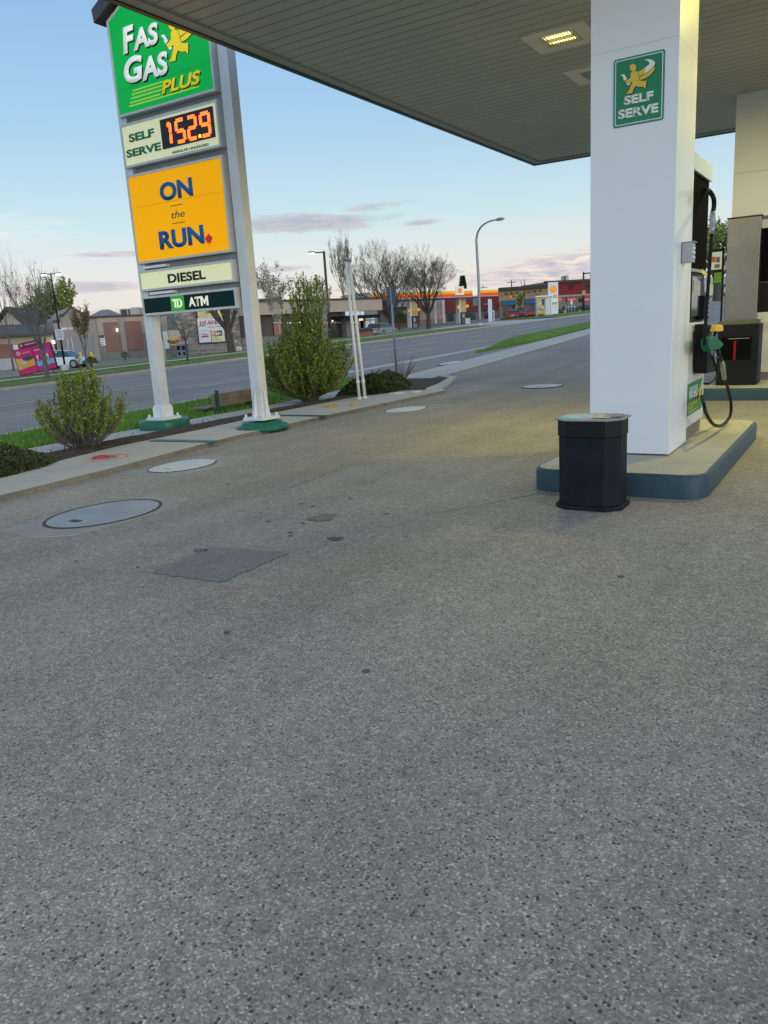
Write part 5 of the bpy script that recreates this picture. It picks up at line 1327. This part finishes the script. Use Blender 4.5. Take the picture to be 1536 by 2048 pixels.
for a, b3 in ((632, 640), (629, 660), (664, 640), (624, 668), (634, 645)): f.box('lit_lamp', a, b3, a+2.4, b3+3, WL, .2, .26)
WLW = mat('white lit strip', (1, 1, .95), .5, var=0, emit=(.9, .92, .88), es=.9)
f.box('lit_strip', 642, 645, 660, 646.4, WLW, .2, .26); f.box('lit_strip', 590, 644.6, 603, 645.8, WLW, .2, .26); f.box('lit_strip', 622, 655, 626, 672, WLW, .2, .26)
f.box('stone_pier', 640, 606, 652, 680, STONE, -.75, -.62, z0=f.z0)
f.box('entrance_wall', 690, 621, 754, 668, GREYW, -.5, .3, z0=f.z0)
for a in (691, 703, 712, 721): f.box('upper_window', a-.2, 622.8, a+7, 631, mat('lit office glass', (.45, .55, .58), .3, emit=(.5, .62, .66), es=.35, var=.1), -.56, -.505)
f.box('entrance_canopy', 688, 631.5, 761, 634.8, BLACK, -3.2, -.51)
f.box('entrance_door', 721, 640, 727, 656, BLACKM, -.56, -.505); f.box('entrance_window', 731, 636, 749, 661, mat('door glass pale', (.42, .52, .50), .3, var=.1, emit=(.5, .6, .58), es=.25), -.56, -.505)
f.box('window_bar', 739.5, 636, 740.5, 661, BLACK, -.6, -.565); f.box('window_bar', 731, 639.5, 749, 640.3, BLACK, -.6, -.565)
f.box('entrance_lamp', 721.5, 636.8, 726, 640.5, WL, -.9, -.57)
f.box('brick_base', 484, 676, 600, 690, BRK, -.3, .2, z0=f.z0)
# planters with domed lids
def planter(px, label):
    p = GT(px, 672); p = W(px, 672, 76); p.z = T(p.x, p.y); t = thing('barrel_planter', label, 'planter', p, 0, 'brick barrel planters'); s = MB(); s.lathe([(.55, -.3), (.58, 0), (.56, .62)], n=20); s.build('barrel', mat('barrel brick', (.26, .10, .06), .8, var=.15), t)
    s = MB(); s.lathe([(.60, .62), (.60, .68), (.45, .86), (.2, .96), (.05, .98)], n=20); s.build('dome_lid', CDk, t)
planter(724, 'left brick-red barrel with a dark domed lid by the entrance'); planter(736, 'right brick-red barrel with a dark domed lid by the entrance')
# --- brick wall and mural wall behind the other station
BRW = mat('brown brick', (.17, .075, .06), .9, var=.12, vs=.8)
f = Fac('brick_building', 'brown brick building behind the bare elms', 748, 128, 838, 132, 650)
f.wall('wall', 748, 603, 838, BRW, 8); f.box('stone_band', 790, 622, 838, 625.5, TAUPE, -.1, -.01); f.box('fascia_strip', 775, 604, 838, 612, mat('mixed fascia', (.45, .45, .45), .6, var=.6, vs=.6), -.15, -.01); f.box('window', 760, 626, 783, 650, WIN, -.1, -.01)
f = Fac('mural_wall', 'pale pink painted wall behind the forked elm', 838, 138, 889, 139, 650)
m = mat('faded mural', (.48, .33, .30), .85, var=.35, vs=.35, dirt=.3); f.wall('wall', 838, 597, 889, m, 4)
f.box('mural_stripe', 868, 601, 872, 652, mat('mural white', (.62, .58, .56), .8, var=.1), -.06, -.01); f.box('mural_stripe', 884, 598, 888.5, 652, MATS['mural white'], -.06, -.01); f.box('mural_band', 838, 640, 889, 652, mat('mural brick', (.30, .20, .17), .8, var=.2), -.05, -.01, z0=f.z0)
# --- maroon shop
MAR = mat('maroon siding', (.16, .022, .022), .8, var=.08, vs=1); CORN = mat('cornice dark', (.055, .042, .035), .7)
f = Fac('maroon_shop', 'maroon shop with dark glazing behind the far fuel canopy', 889, 146, 997.5, 150, 640)
f.wall('wall', 889, 596, 997.5, mat('brown pier', (.20, .15, .12), .85), 10)
f.box('upper_siding', 889, 596, 997, 620.5, MAR, -.2, -.01)
f.box('sill_band', 889, 622.5, 997, 621.5, CORN, -.3, -.01, z0=f.uv(889, 627)[1])
for a, c in ((894, 907), (933, 951), (969, 978), (986, 994)): f.box('window', a, 626, c, 645, WIN, -.1, -.01)
f.text('optics', 967, 610.5, 977.5, 606, mat('blue letters', (.12, .22, .5), .5, emit=(.15, .25, .55), es=.2, var=0), o=-.25, bold=.02)
# --- tan shop with awnings
TAN2 = mat('golden tan stucco', (.40, .25, .12), .9, var=.05, vs=.8)
f = Fac('awning_shop', 'golden tan shop with blue awnings and gooseneck lamps', 997, 150, 1095, 149, 640)
f.wall('wall', 997, 577, 1095.5, TAN2, 12)
b_ = MB(); zt = f.uv(1046, 573)[1]; b_.box(-.3, f.len+.3, -.5, 0, zt-.6, zt+.05); b_.build('cornice', CORN, f.t)
AWN = mat('awning blue', (.035, .13, .26), .7, var=.06)
for a, c in ((1003, 1032), (1050, 1074)):
    u0, zt = f.uv(a, 601.5-(a-1003)*.07); u1, _ = f.uv(c, 600); zb = f.uv(a, 611.5-(a-1003)*.08)[1]
    b_ = MB(); b_.prism([(-.01, zt), (-1.3, zb+.2), (-1.3, zb), (-.01, zb)], u0, u1, 'x'); b_.build('awning', AWN, f.t)
    b_ = MB(); b_.box(u0+.2, u1-.2, -.06, -.01, f.z0+.4, zb); b_.build('window', WIN, f.t)
    for q in (.33, .66): 
        b_ = MB(); uu = u0+(u1-u0)*q; b_.box(uu-.07, uu+.07, -.12, -.065, f.z0+.4, zb); b_.build('mullion', mat('pier taupe', (.22, .17, .13), .8), f.t)
f.box('plinth_pier', 996.8, 617, 1002.5, 641, MATS['brown pier'], -.3, -.01, z0=f.z0)
for px_, py_ in ((1010.5, 587.5), (1022, 586.5), (1034, 585.5), (1056, 583.5), (1068, 582.5), (1080, 581.5)):
    u, z = f.uv(px_, py_); b_ = MB(); b_.path([(u+.2, 0, z+.5), (u+.15, -.5, z+.6), (u, -.9, z+.2)], .05, 6); b_.lathe([(.30, -.1), (.12, .25)], (u, -.9, z-.1), 10); b_.build('gooseneck_lamp', CORN, f.t)
f.text('dental', 1023.5, 595, 1031.5, 592.6, TXK, o=-.06, bold=.02)
b_ = MB(); u, z = f.uv(1021, 593.8); b_.prism([(u+.25*math.cos(k*PI/8), z+.25*math.sin(k*PI/8)) for k in range(16)], -.08, -.02, 'y'); b_.build('logo_disc', SY, f.t)
f.text('Massage', 1060, 592.8, 1072, 588.5, MATS['blue letters'], o=-.06, bold=.02); f.text('Therapy', 1073, 591, 1081, 588.3, TXK, o=-.06, bold=.02)
# --- crimson shop with banners
f = Fac('crimson_shop', 'crimson shop with red lit banners over dark windows', 1094, 149, 1215, 152, 630)
f.wall('wall', 1094, 563.5, 1215, mat('taupe pier', (.21, .175, .15), .85), 12)
b_ = MB(); zt = f.uv(1140, 560)[1]; zc = f.uv(1140, 565)[1]; zm_ = f.uv(1140, 589.5)[1]; zn = f.uv(1140, 593)[1]
b_.box(-.6, f.len, -.7, 0, zc, zt); b_.build('cornice', CORN, f.t)
b_ = MB(); b_.box(0, f.len, -.2, -.01, zm_, zc-.01); b_.build('upper_siding', mat('crimson siding', (.19, .022, .022), .8, var=.07, vs=1), f.t)
b_ = MB(); b_.box(0, f.len, -.3, -.01, zn, zm_-.01); b_.build('stone_band', TAUPE, f.t)
BAN = mat('banner red', (.42, .02, .04), .5, var=0, emit=(.6, .02, .05), es=.12)
for a, c in ((1116, 1124.5), (1134, 1152.5), (1165.5, 1180.5), (1190, 1205)):
    o_ = f.box('window', a-.5, 602, c+.5, 618, WIN, -.1, -.01, z0=f.z0+.5)
    bn = f.box('banner', a, 594.3, c, 602.5, BAN, -.35, -.11); f.text('SALE', a+2, 600.5, c-2, 597.5, SW, o=-.37, parent=bn, bold=.03)
for px_ in (1143, 1176):
    o_ = f.box('medallion', px_-5.5, 569, px_+5.5, 577, mat('crimson dark', (.10, .012, .012), .8), -.26, -.21)
# --- mural building glimpsed between pumps
f = Fac('mural_building', 'blue and green mural wall glimpsed between the pumps', 1395, 112, 1475, 112, 590)
f.wall('wall', 1395, 566, 1475, mat('mural blue', (.03, .10, .26), .7, var=.5, vs=.25), 6)
f.box('mural_green', 1400, 585, 1432, 603, mat('mural teal', (.03, .14, .13), .7, var=.3, vs=.3), -.06, -.01)
for px_, py_, r_ in ((1422, 577, 1.0), (1431, 569, .6), (1458, 580, .8)):
    u, z = f.uv(px_, py_); b_ = MB(); b_.prism([(u+r_*math.cos(k*PI/8), z+r_*math.sin(k*PI/8)) for k in range(16)], -.12, -.065, 'y'); b_.build('mural_disc', mat('mural cream', (.62, .58, .36), .7, var=.1), f.t)
f.box('rubble_base', 1395, 596, 1475, 606, mat('rubble', (.33, .30, .26), .9, var=.3, vs=.8), -.6, -.01, z0=f.z0)
f.box('upper_fascia', 1395, 556, 1475, 567, mat('fascia mixed', (.30, .31, .32), .6, var=.6, vs=.5), -.1, -.01)

# ================================================================== OTHER FUEL STATION
f = Fac('far_fuel_canopy', 'far fuel station canopy with white, yellow and red striped fascia', 744, 113, 997, 127, 650, 'canopy', thick=8)
zt_ = f.uv(950, 577)[1]; zb_2 = f.uv(950, 592)[1]; hh = zt_-zb_2
LWH = mat('lit fascia white', (.80, .80, .76), .4, var=0, emit=(.9, .88, .8), es=.25); LYE = mat('lit fascia yellow', (.75, .42, .02), .5, var=0, emit=(.95, .52, .01), es=.22); LRE = mat('lit fascia red', (.72, .05, .01), .4, var=0, emit=(.85, .06, .01), es=.25); LOR = mat('lit fascia orange', (.8, .28, .01), .4, var=0, emit=(.9, .28, .01), es=.2)
b_ = MB(); b_.box(0, f.len, 0, 8, zb_2+.1, zt_-.05); b_.build('roof', CONC2, f.t)
for nm_, a, c, m_ in (('white_band', .78, 1.0, LWH), ('yellow_band', .50, .779, LYE), ('orange_band', .34, .499, LOR), ('red_band', .02, .339, LRE)):
    b_ = MB(); b_.box(0, f.len, -.12, -.005, zb_2+hh*a, zb_2+hh*c); b_.build(nm_, m_, f.t)
b_ = MB(); b_.box(.05, f.len-.05, -.10, 7.9, zb_2-.12, zb_2+.015); b_.build('soffit', CONC2, f.t)
def shellpts(cx, cz_, r):
    P = []
    for k in range(0, 25):
        a = R(-35+250*k/24); rr = r*(1+.03*math.cos((a)*14)); P.append((cx+rr*math.cos(a), cz_+rr*.96*math.sin(a)))
    P += [(cx-r*.48, cz_-r*.80), (cx-r*.42, cz_-r*1.0), (cx+r*.42, cz_-r*1.0), (cx+r*.48, cz_-r*.80)]
    return P
def shell_emblem(parent, cx, cz_, r, y):
    s = MB(); s.prism(shellpts(cx, cz_, r), y-.03, y, 'y'); e = s.build('emblem_rim', LRE, parent)
    s = MB(); s.prism(shellpts(cx, cz_, r*.88), y-.06, y-.031, 'y'); s.build('emblem_field', LYE, e)
    s = MB()
    for k in range(7):
        a = R(38+104*k/6); ca, sa = math.cos(a), math.sin(a); o_ = (cx, cz_-r*.85); L_ = r*(1.28+.22*math.sin(a))
        nx_, nz_ = -sa*.022*r, ca*.022*r; e0 = (o_[0]+ca*r*.25, o_[1]+sa*r*.25); e1 = (o_[0]+ca*L_, o_[1]+sa*L_)
        s.prism([(e0[0]-nx_, e0[1]-nz_), (e0[0]+nx_, e0[1]+nz_), (e1[0]+nx_, e1[1]+nz_), (e1[0]-nx_, e1[1]-nz_)], y-.08, y-.061, 'y')
    s.build('emblem_rib', LRE, e)
bx = f.box('emblem_box', 912.5, 573, 927.5, 589.5, mat('emblem box white', (.70, .71, .70), .4, var=0, emit=(.8, .8, .78), es=.2), -.5, -.13)
u, z = f.uv(919.7, 580.8, -.5); shell_emblem(bx, u, z, .42, -.51)
b_ = MB(); u0, _ = f.uv(944, 585); b_.box(u0, u0+1.0, -.14, -.121, zb_2+.05, zt_+.02); b_.build('fascia_gap', LWH, f.t)
PCOL = mat('far column yellow', (.62, .46, .20), .5, var=.06)
for i, (a, c, yb) in enumerate(((824.5, 837, 659), (922.5, 933.5, 650))):
    u0, _ = f.uv(a, 620, 2); u1, zz_ = f.uv(c, yb, 2); o_ = MB(); o_.box(u0, u1, 2, 3, f.z0, zb_2-.12); cc = o_.build('column', PCOL, f.t)
    o_ = MB(); o_.box(u0-.35, u0-.02, 2.05, 2.9, f.z0, zb_2-.12); o_.build('column_trim', SW, cc)
    P_ = W((a+c)/2, yb, 112 if i == 0 else 118); P_.z = T(P_.x, P_.y)
    t = thing('far_fuel_pump', 'dark fuel pump under the %s yellow column of the far station' % ('left' if i == 0 else 'right'), 'fuel pump', P_, HEAD, 'pumps at the far station')
    s = MB(); s.box(-.5, .5, -.3, .3, 0, 1.75, .03); s.build('cabinet', mat('far pump dark', (.05, .04, .04), .6), t)
    s = MB(); s.box(-.22, .12, -.33, -.305, .9, 1.5); s.build('display', mat('far display', (.35, .35, .34), .5), t); s = MB(); s.box(-.3, .3, -.33, -.305, .1, .7); s.build('lower_panel', mat('far panel', (.25, .24, .22), .5), t)
    s = MB(); s.box(-.9, -.5, -.2, -.1, 2.3, 2.75); s.box(.4, .8, -.2, -.1, 2.4, 2.8); s.build('price_topper', LYE, t); s = MB(); s.box(-.45, .4, -.32, -.22, 1.9, 2.5); s.build('sale_panel', mat('pale orange', (.62, .36, .22), .5), t)
def wallet(t, w_, h): 
    s = MB(); s.box(-.04, w_+.04, -.04, .84, h, h+.06); s.build('lid', SW, t)
boxthing('ice_chest', 'small white chest beside the right far pump', 'chest', 931, 637.5, 940.5, 648, 116, mat('chest white', (.62, .63, .64), .5), .8, extra=wallet)
# price pylon of the far station
A = W(1097, 628, 134); B = W(1116.5, 627, 134); t = thing('far_price_sign', 'white price pylon with a yellow scallop emblem at the far station', 'sign', (A.x, A.y, T(A.x, A.y)-.1), HEAD-R(3)); w_ = (B-A).length; z0 = T(A.x, A.y)-.1
top = W(1105, 565, 134).z-z0
s = MB(); s.box(0, w_, 0, .5, 0, top, .04); s.build('slab', mat('pylon white', (.66, .68, .70), .4, var=.02, emit=(.7, .72, .75), es=.1), t)
def yz(py): return W(1106, py, 134).z-z0
shell_emblem(t, w_*.50, yz(578.5), .60, -.01)
for a, c, m_, nm_ in ((590.3, 596.2, LRE, 'price_red'), (597.3, 603, mat('price green', (.05, .6, .12), .4, var=0, emit=(.08, .75, .18), es=.8), 'price_green'), (605, 608.7, mat('price crimson', (.45, .01, .04), .4, var=0), 'strip_crimson'), (611, 615.4, LYE, 'strip_yellow')):
    s = MB(); s.box(w_*(.52 if c < 604 else .42), w_*.90, -.04, -.005, yz(c), yz(a)); pr = s.build(nm_, m_, t)
    if c < 604:
        text('52.9' if nm_ == 'price_red' else '8.9', w_*.26, .30, mat('digit pale', (.9, .9, .85), .4, var=0), pr, (w_*.60, -.045, yz(c)+.1), .02)
    else: 
        s = MB(); s.box(w_*.5, w_*.85, -.05, -.041, yz(c)+.1, yz(c)+.22); s.build('print', SW, pr)
s = MB(); s.box(w_*.10, w_*.38, -.03, -.005, yz(594), yz(591.8)); s.build('print', LNV, t)
# white mast and cage near the far driveway
P_ = W(981, 640, 110); P_.z = T(P_.x, P_.y); t = thing('white_sign_mast', 'slim white twin mast beside the far driveway', 'mast', P_, HEAD); hM = W(981, 598, 110).z-P_.z
s = MB(); s.box(-.28, -.02, -.1, .1, 0, hM); s.box(.02, .24, -.1, .1, 0, hM*.98); s.build('mast', WHITE, t); s = MB(); s.box(.45, .55, -.1, .1, 0, hM*.48); s.box(-.35, .55, -.1, .1, hM*.48, hM*.52); s.build('guard_frame', WHITE, t)
# bus shelter
P0, P1 = W(1074, 636, 97), W(1106, 634.3, 97); t = thing('bus_shelter', 'glass bus shelter with a yellow poster panel before the shops', 'bus shelter', (P0.x, P0.y, T(P0.x, P0.y)+.08), HEAD-R(3)); w_ = (P1-P0).length-.3; h_ = 2.35
fm = mat('shelter frame', (.42, .46, .47), .4, .3); gl = bpy.data.materials.new('shelter glass'); gl.use_nodes = True; q = gl.node_tree.nodes['Principled BSDF']; q.inputs['Base Color'].default_value = (.75, .86, .85, 1); q.inputs['Roughness'].default_value = .1; q.inputs['Alpha'].default_value = .38
s = MB()
for x, y in ((0, 0), (w_*.62, 0), (w_, 0), (0, 1.3), (w_, 1.3)): s.box(x-.05, x+.05, y-.05, y+.05, 0, h_)
s.box(-.05, w_+.05, -.04, .04, h_-.08, h_); s.build('frame', fm, t)
s = MB(); s.prism([(-.15, h_), (w_+.15, h_), (w_, h_+.16), (0, h_+.16)], -.2, 1.5, 'y'); s.build('roof', WHITE, t)
s = MB(); s.box(.05, w_*.62-.05, -.09, -.05, .35, h_-.15); ad = s.build('poster_panel', mat('poster ochre', (.55, .43, .16), .5, var=.5, vs=1.6), t)
s = MB(); s.box(w_*.36, w_*.56, -.12, -.095, 1.35, 2.1); s.build('poster_figure', mat('poster indigo', (.07, .06, .18), .5, var=.2), ad); s = MB(); s.lathe([(.02, -.26), (.28, -.1), (.3, .05), (.1, .26)], (w_*.36, -.1, .95), 12); s.build('poster_figure', mat('poster cream2', (.6, .5, .4), .5, var=.2), ad)
s = MB(); s.box(w_*.62+.06, w_-.06, -.01, .01, .15, h_-.1); s.box(.06, w_-.06, 1.29, 1.31, .15, h_-.1); s.build('glass_pane', gl, t)
s = MB(); s.box(.3, w_*.6, .8, 1.15, .42, .48); s.build('seat', fm, t)
# bike rack hoops
P0 = W(1132, 625, 112); t = thing('bike_rack', 'row of four pale metal hoops on the grass', 'bike rack', (P0.x, P0.y, T(P0.x, P0.y)+.1), HEAD-R(3))
for k in range(4):
    s = MB(); s.path([(k*.42, 0, 0), (k*.42-.05, 0, 1.0), (k*.42+.05, .3, 1.05), (k*.42+.1, .5, 0)], .035, 6); s.build('hoop', mat('hoop metal', (.45, .55, .58), .4, .3), t)
s = MB(); s.box(-.1, 1.4, -.03, .03, .75, .82); s.build('rail', MATS['hoop metal'], t)
# traffic signal mast
P0 = W(1167, 624, 118); P0.z = T(P0.x, P0.y); t = thing('traffic_signal', 'dark traffic signal mast with a long arm beside the white column', 'traffic signal', P0, HEAD-R(3)); hT = W(1164.5, 545, 118).z-P0.z
s = MB(); s.tube((0, 0, 0), (0, 0, hT), .17, .13, 12); s.build('pole', DKMET, t); s = MB(); s.tube((0, 0, hT-.25), (7, 0, hT+.1), .10, .07, 10); s.build('arm', DKMET, t)
SIGY = mat('signal amber', (.60, .33, .06), .5, var=.05)
s = MB(); s.box(-.22, .22, -.35, -.15, hT-3.4, hT-2.7)
for k in range(3): s.box(-.27, .27, -.36, -.14, hT-3.35+k*.25, hT-3.28+k*.25)
s.build('banding', SIGY, t)
s = MB(); s.box(.95, 1.45, -.2, .1, hT-1.45, hT-.35, .02); s.build('signal_head', SIGY, t)
s = MB(); s.box(-.75, -.45, -.2, .1, hT-4.4, hT-3.8, .02); s.box(-.35, -.22, -.2, .1, hT-4.3, hT-3.8); s.build('pedestrian_signal', BLACK, t)
# small white notice sign near mast
P0 = W(1143, 622, 116); P0.z = T(P0.x, P0.y); t = thing('notice_sign', 'small white notice sign on a post above the dark sedan', 'sign', P0, HEAD); s = MB(); s.tube((0, 0, 0), (0, 0, 1.4), .04, n=8); s.build('post', STEEL, t); s = MB(); s.box(-.14, .14, -.06, -.03, 1.2, 1.95); s.build('board', SW, t)
s = MB(); s.box(-.09, .09, -.07, -.061, 1.65, 1.85); s.build('print', mat('print pink', (.6, .35, .35), .5), t)
# utility poles
for px_, py_, dep, lab in ((1024.5, 561, 185, 'wooden utility pole crossarm above the tan shop roof'), (968, 572, 200, 'far utility pole tip left of the tan shop')):
    P0 = W(px_, 640, dep); z0 = T(P0.x, P0.y); H_ = W(px_, py_, dep).z-z0; t = thing('utility_pole', lab, 'utility pole', (P0.x, P0.y, z0), HEAD, 'utility poles'); s = MB(); s.tube((0, 0, 0), (0, 0, H_), .16, .12, 8); s.build('pole', BARK, t)
    s = MB(); s.box(-1.1, 1.1, -.06, .06, H_-.6, H_-.48); s.box(-.9, .9, -.06, .06, H_-1.7, H_-1.6); s.build('crossarm', BARK, t); s = MB()
    for k in (-1, -.5, .5, 1): s.tube((k, 0, H_-.48), (k, 0, H_-.25), .05, n=6)
    s.build('insulator', STEEL, t)
# hedge and twig beds by far driveway
random.seed(9); A, B = W(1008, 640, 98), W(1090, 634, 99); s = MB()
for i in range(2600):
    u = random.random(); p = A+(B-A)*u; p.z = T(p.x, p.y)+.12; q = Vector((rv(.5).x, rv(.5).y, random.uniform(0, .18)))
    leafquad(s.b, q+p, rv(), .16, 0)
tag(s.build('low_hedge', LF_DK), 'low dark hedge along the far pavement by the bus shelter', 'hedge')

# ================================================================== LAMPS AND POSTS
P0 = GT(960, 653.5); P0 = Xa(960, 653, -31.0); P0.z = T(P0.x, P0.y)+.05; t = thing('street_lamp', 'tall grey street lamp with a long curved arm', 'street lamp', P0)
gm = mat('lamp pole grey', (.27, .28, .29), .4, .4, var=.08)
def lp(px, py): 
    p = Ya(px, py, P0.y+0.0); return p-P0
s = MB(); pts = [Vector((0, 0, -.1)), lp(957, 560), lp(953.2, 490)]+[lp(*q) for q in ((953, 478), (956, 464), (963, 453), (973, 445.5), (983, 441.5), (993, 439.5))]
s.path(crom(pts, 5), [.13*(1-.55*k/40) for k in range(41)], 12); s.build('pole', gm, t)
s = MB(); s.path([lp(992, 439.8), lp(997, 438.8), lp(1003, 437.8), lp(1009, 437.2)], [.08, .15, .14, .05], 10); s.build('lamp_head', gm, t)
s = MB(); s.box(lp(957, 598).x-.55, lp(957, 598).x-.05, -.05, 0, lp(957, 611).z, lp(957, 596).z); s.build('sign_plate', mat('plate grey', (.2, .21, .22), .5), t)
s = MB(); s.lathe([(.26, 0), (.26, .3), (.16, .4)], (0, 0, -.05), 12); s.build('base', CONC2, t)
LAMPW = mat('lit lamp head', (1, .97, .9), .4, var=0, emit=(1, .97, .9), es=5)
P0 = GT(131, 741); P0.z = T(P0.x, P0.y); dep0 = (P0-E0).dot(fw); t = thing('parking_lamp', 'black double-headed lot lamp, lit, on a concrete base', 'lamp post', P0, HEAD); k_ = dep0/FPX
s = MB(); s.lathe([(.30, -.3), (.30, .42), (.28, .45)], (0, 0, 0), 20); s.build('base', CONC2, t)
topv = W(103.5, 551, dep0)-P0; topv = Matrix.Rotation(-HEAD, 4, 'Z') @ topv
hP = topv.z
s = MB(); s.tube((0, 0, .45), (0, 0, hP), .075, .055, 10); s.box(-.32, .32, -.03, .03, hP-.06, hP); s.build('pole', BLACK, t)
for q in (-1, 1):
    s = MB(); s.box(q*.32, q*.72, -.12, .12, hP-.05, hP+.03, .01); hd1 = s.build('lamp_head', BLACK, t)
    s = MB(); s.box(q*.36, q*.70, -.10, .10, hP-.13, hP-.055, .01); s.build('lens', LAMPW, hd1)
s = MB(); s.box(-.30, .30, -.10, -.08, 1.35*hP/4.6*1.0+.2, 1.35*hP/4.6+.95); nt = s.build('notice_plate', mat('notice plate', (.55, .56, .62), .5, var=.03), t)
for k in range(5):
    s = MB(); s.box(-.2, .2, -.106, -.1005, 1.35*hP/4.6+.32+k*.12, 1.35*hP/4.6+.35+k*.12); s.build('notice_line', LNV, nt)
P0 = W(660, 668, 66); P0.z = T(P0.x, P0.y); t = thing('parking_lamp', 'dark single-headed lamp rising behind the leafy shrub', 'lamp post', P0, HEAD); hP = W(650, 506, 66).z-P0.z
s = MB(); s.tube((0, 0, 0), (0, 0, hP), .13, .10, 10); s.box(-.8, 0, -.04, .04, hP-.12, hP-.03); s.build('pole', mat('lamp brown', (.06, .035, .03), .5), t)
s = MB(); s.box(-1.3, -.75, -.2, .2, hP-.1, hP+.02); hd1 = s.build('lamp_head', BLACK, t); s = MB(); s.box(-1.27, -.8, -.18, .18, hP-.17, hP-.105); s.build('lens', LAMPW, hd1)
# yellow bollards
for px_, lab in ((163, 'left'), (185, 'right')):
    P0 = W(px_, 722, 66); P0.z = T(P0.x, P0.y)-.1; H_ = W(px_, 704, 66).z-P0.z; t = thing('bollard', '%s yellow bollard before the jewellery shop' % lab, 'bollard', P0, 0, 'yellow bollards'); s = MB(); s.lathe([(.12, 0), (.12, H_-.06), (.06, H_)], n=14); s.build('post', YC, t)
    s = MB(); s.lathe([(.2, .0), (.2, .12)], n=14); s.build('footing', CONC2, t)
# leaning wooden post
P0 = Xa(331, 745, -29.8); P0.z = T(P0.x, P0.y)+.1; t = thing('street_sign', 'grey signpost on a pale wooden stub beside the left sign post', 'street sign', P0); e = Ya(315, 600, P0.y)-P0; k_ = e/e.z
s = MB(); s.tube((0, 0, -.2), k_*1.3, .13, .12, 12); s.build('stub', mat('stub wood', (.40, .34, .26), .8, var=.15), t); s = MB(); s.tube(k_*.9, e, .075, .07, 10); s.build('post', gm, t)
s = MB(); s.box(e.x-.3, e.x+.3, -.03, 0, e.z-.8, e.z); s.build('sign_plate', mat('plate grey', (.2, .21, .22), .5), t)

# pink banner sign --------------------------------------------------------
Pa = GT(41, 757); dep0 = (Pa-E0).dot(fw)
t = thing('banner_sign', 'tilted pink portable sign with dessert pictures on the far grass', 'sign', (Pa.x, Pa.y, Pa.z+.10), rot=(0, -R(8.5), HEAD-R(8)))
pk = mat('banner pink', (.58, .015, .14), .45, var=.06, vs=2); k_ = dep0/FPX
wB = 83*k_*1.0; hB = 52*k_
BKF = mat('banner frame', (.03, .01, .02), .5)
s = MB(); s.prism(rrect(0, wB, 0, hB, .08), 0, .10, 'y'); s.build('frame', BKF, t)
s = MB(); s.prism(rrect(.035, wB*.50, .035, hB-.035, .06), -.012, -.001, 'y'); p1 = s.build('panel', pk, t)
s = MB(); s.prism(rrect(wB*.515, wB-.035, .035, hB-.035, .06), -.012, -.001, 'y'); p2 = s.build('panel', mat('banner pink deep', (.54, .012, .15), .45, var=.06, vs=2), t)
s = MB(); s.prism(rrect(wB*.17, wB*.78, hB+.005, hB+.24, .09), 0, .1, 'y'); s.build('header', mat('banner maroon', (.20, .01, .05), .5, var=.1), t)
s = MB(); s.prism([(wB*.26+.07*math.cos(a*PI/8), hB+.12+.07*math.sin(a*PI/8)) for a in range(16)], -.01, -.001, 'y'); s.build('header_disc', mat('gold disc', (.5, .36, .2), .5), t)
s = MB(); s.box(wB*.36, wB*.70, -.008, -.001, hB+.10, hB+.15); s.build('header_print', mat('pale pink', (.62, .35, .42), .5), t)
s = MB(); s.prism([(wB*.13+.10*math.cos(a*PI/8), hB*.83+.10*math.sin(a*PI/8)) for a in range(16)], -.018, -.0125, 'y'); s.build('disc', mat('disc cream', (.7, .62, .5), .5), p1)
s = MB(); s.prism([(wB*.13+.03*math.cos(a*PI/8), hB*.83+.06*math.sin(a*PI/8)) for a in range(16)], -.022, -.0185, 'y'); s.build('disc_mark', BLACK, p1)
s = MB(); s.box(wB*.2, wB*.42, -.018, -.0125, hB*.80, hB*.83); s.build('print', mat('pale pink', (.62, .35, .42), .5), p1)
s = MB(); s.prism([(.05, hB*.22), (wB*.485, hB*.30), (wB*.485, hB*.56), (.05, hB*.66)], -.018, -.0125, 'y'); s.build('yellow_field', mat('banner yellow', (.72, .38, .06), .5, var=.1), p1)
s = MB(); s.prism([(wB*.34+.30*math.cos(a*PI/10), hB*.60+.12*math.sin(a*PI/10)) for a in range(20)], -.024, -.0185, 'y'); s.build('dish', mat('dish dark', (.06, .05, .07), .4), p1)
s = MB(); s.prism([(wB*.20+.17*math.cos(a*PI/10), hB*.45+.12*math.sin(a*PI/10)) for a in range(20)], -.029, -.0245, 'y'); s.build('cup', mat('cup pale', (.55, .45, .45), .5, var=.4, vs=14), p1)
s = MB(); s.box(wB*.53, wB-.05, -.018, -.0125, hB*.22, hB*.40); s.build('blue_field', mat('banner sky', (.12, .45, .66), .5, var=.15), p2)
for k in range(3):
    s = MB(); s.lathe([(.035, 0), (.055, .16), (.06, .2), (.03, .26)], (wB*(.60+.13*k), -.06, hB*.42), 12); s.build('cup', mat('cup white', (.68, .62, .66), .5), p2)
s = MB(); s.box(wB*.54, wB*.74, -.018, -.0125, hB*.80, hB*.84); s.build('print', mat('pale pink', (.62, .35, .42), .5), p2)
s = MB(); s.prism([(wB*.86+.12*math.cos(a*PI/10), hB*.72+.06*math.sin(a*PI/10)) for a in range(20)], -.018, -.0125, 'y'); s.build('badge', mat('badge violet', (.18, .09, .4), .5), p2)
s = MB(); s.tube((wB*.3, .05, 0), (wB*.3, .05, -.25), .02, n=8); s.path([(wB*.85, .05, .02), (wB*.95, -.2, -.22), (wB*1.08, -.3, -.38)], .02, 8); s.path([(wB*.85, .05, .02), (wB*.82, .3, -.3)], .02, 8); s.build('leg', BLACK, t)
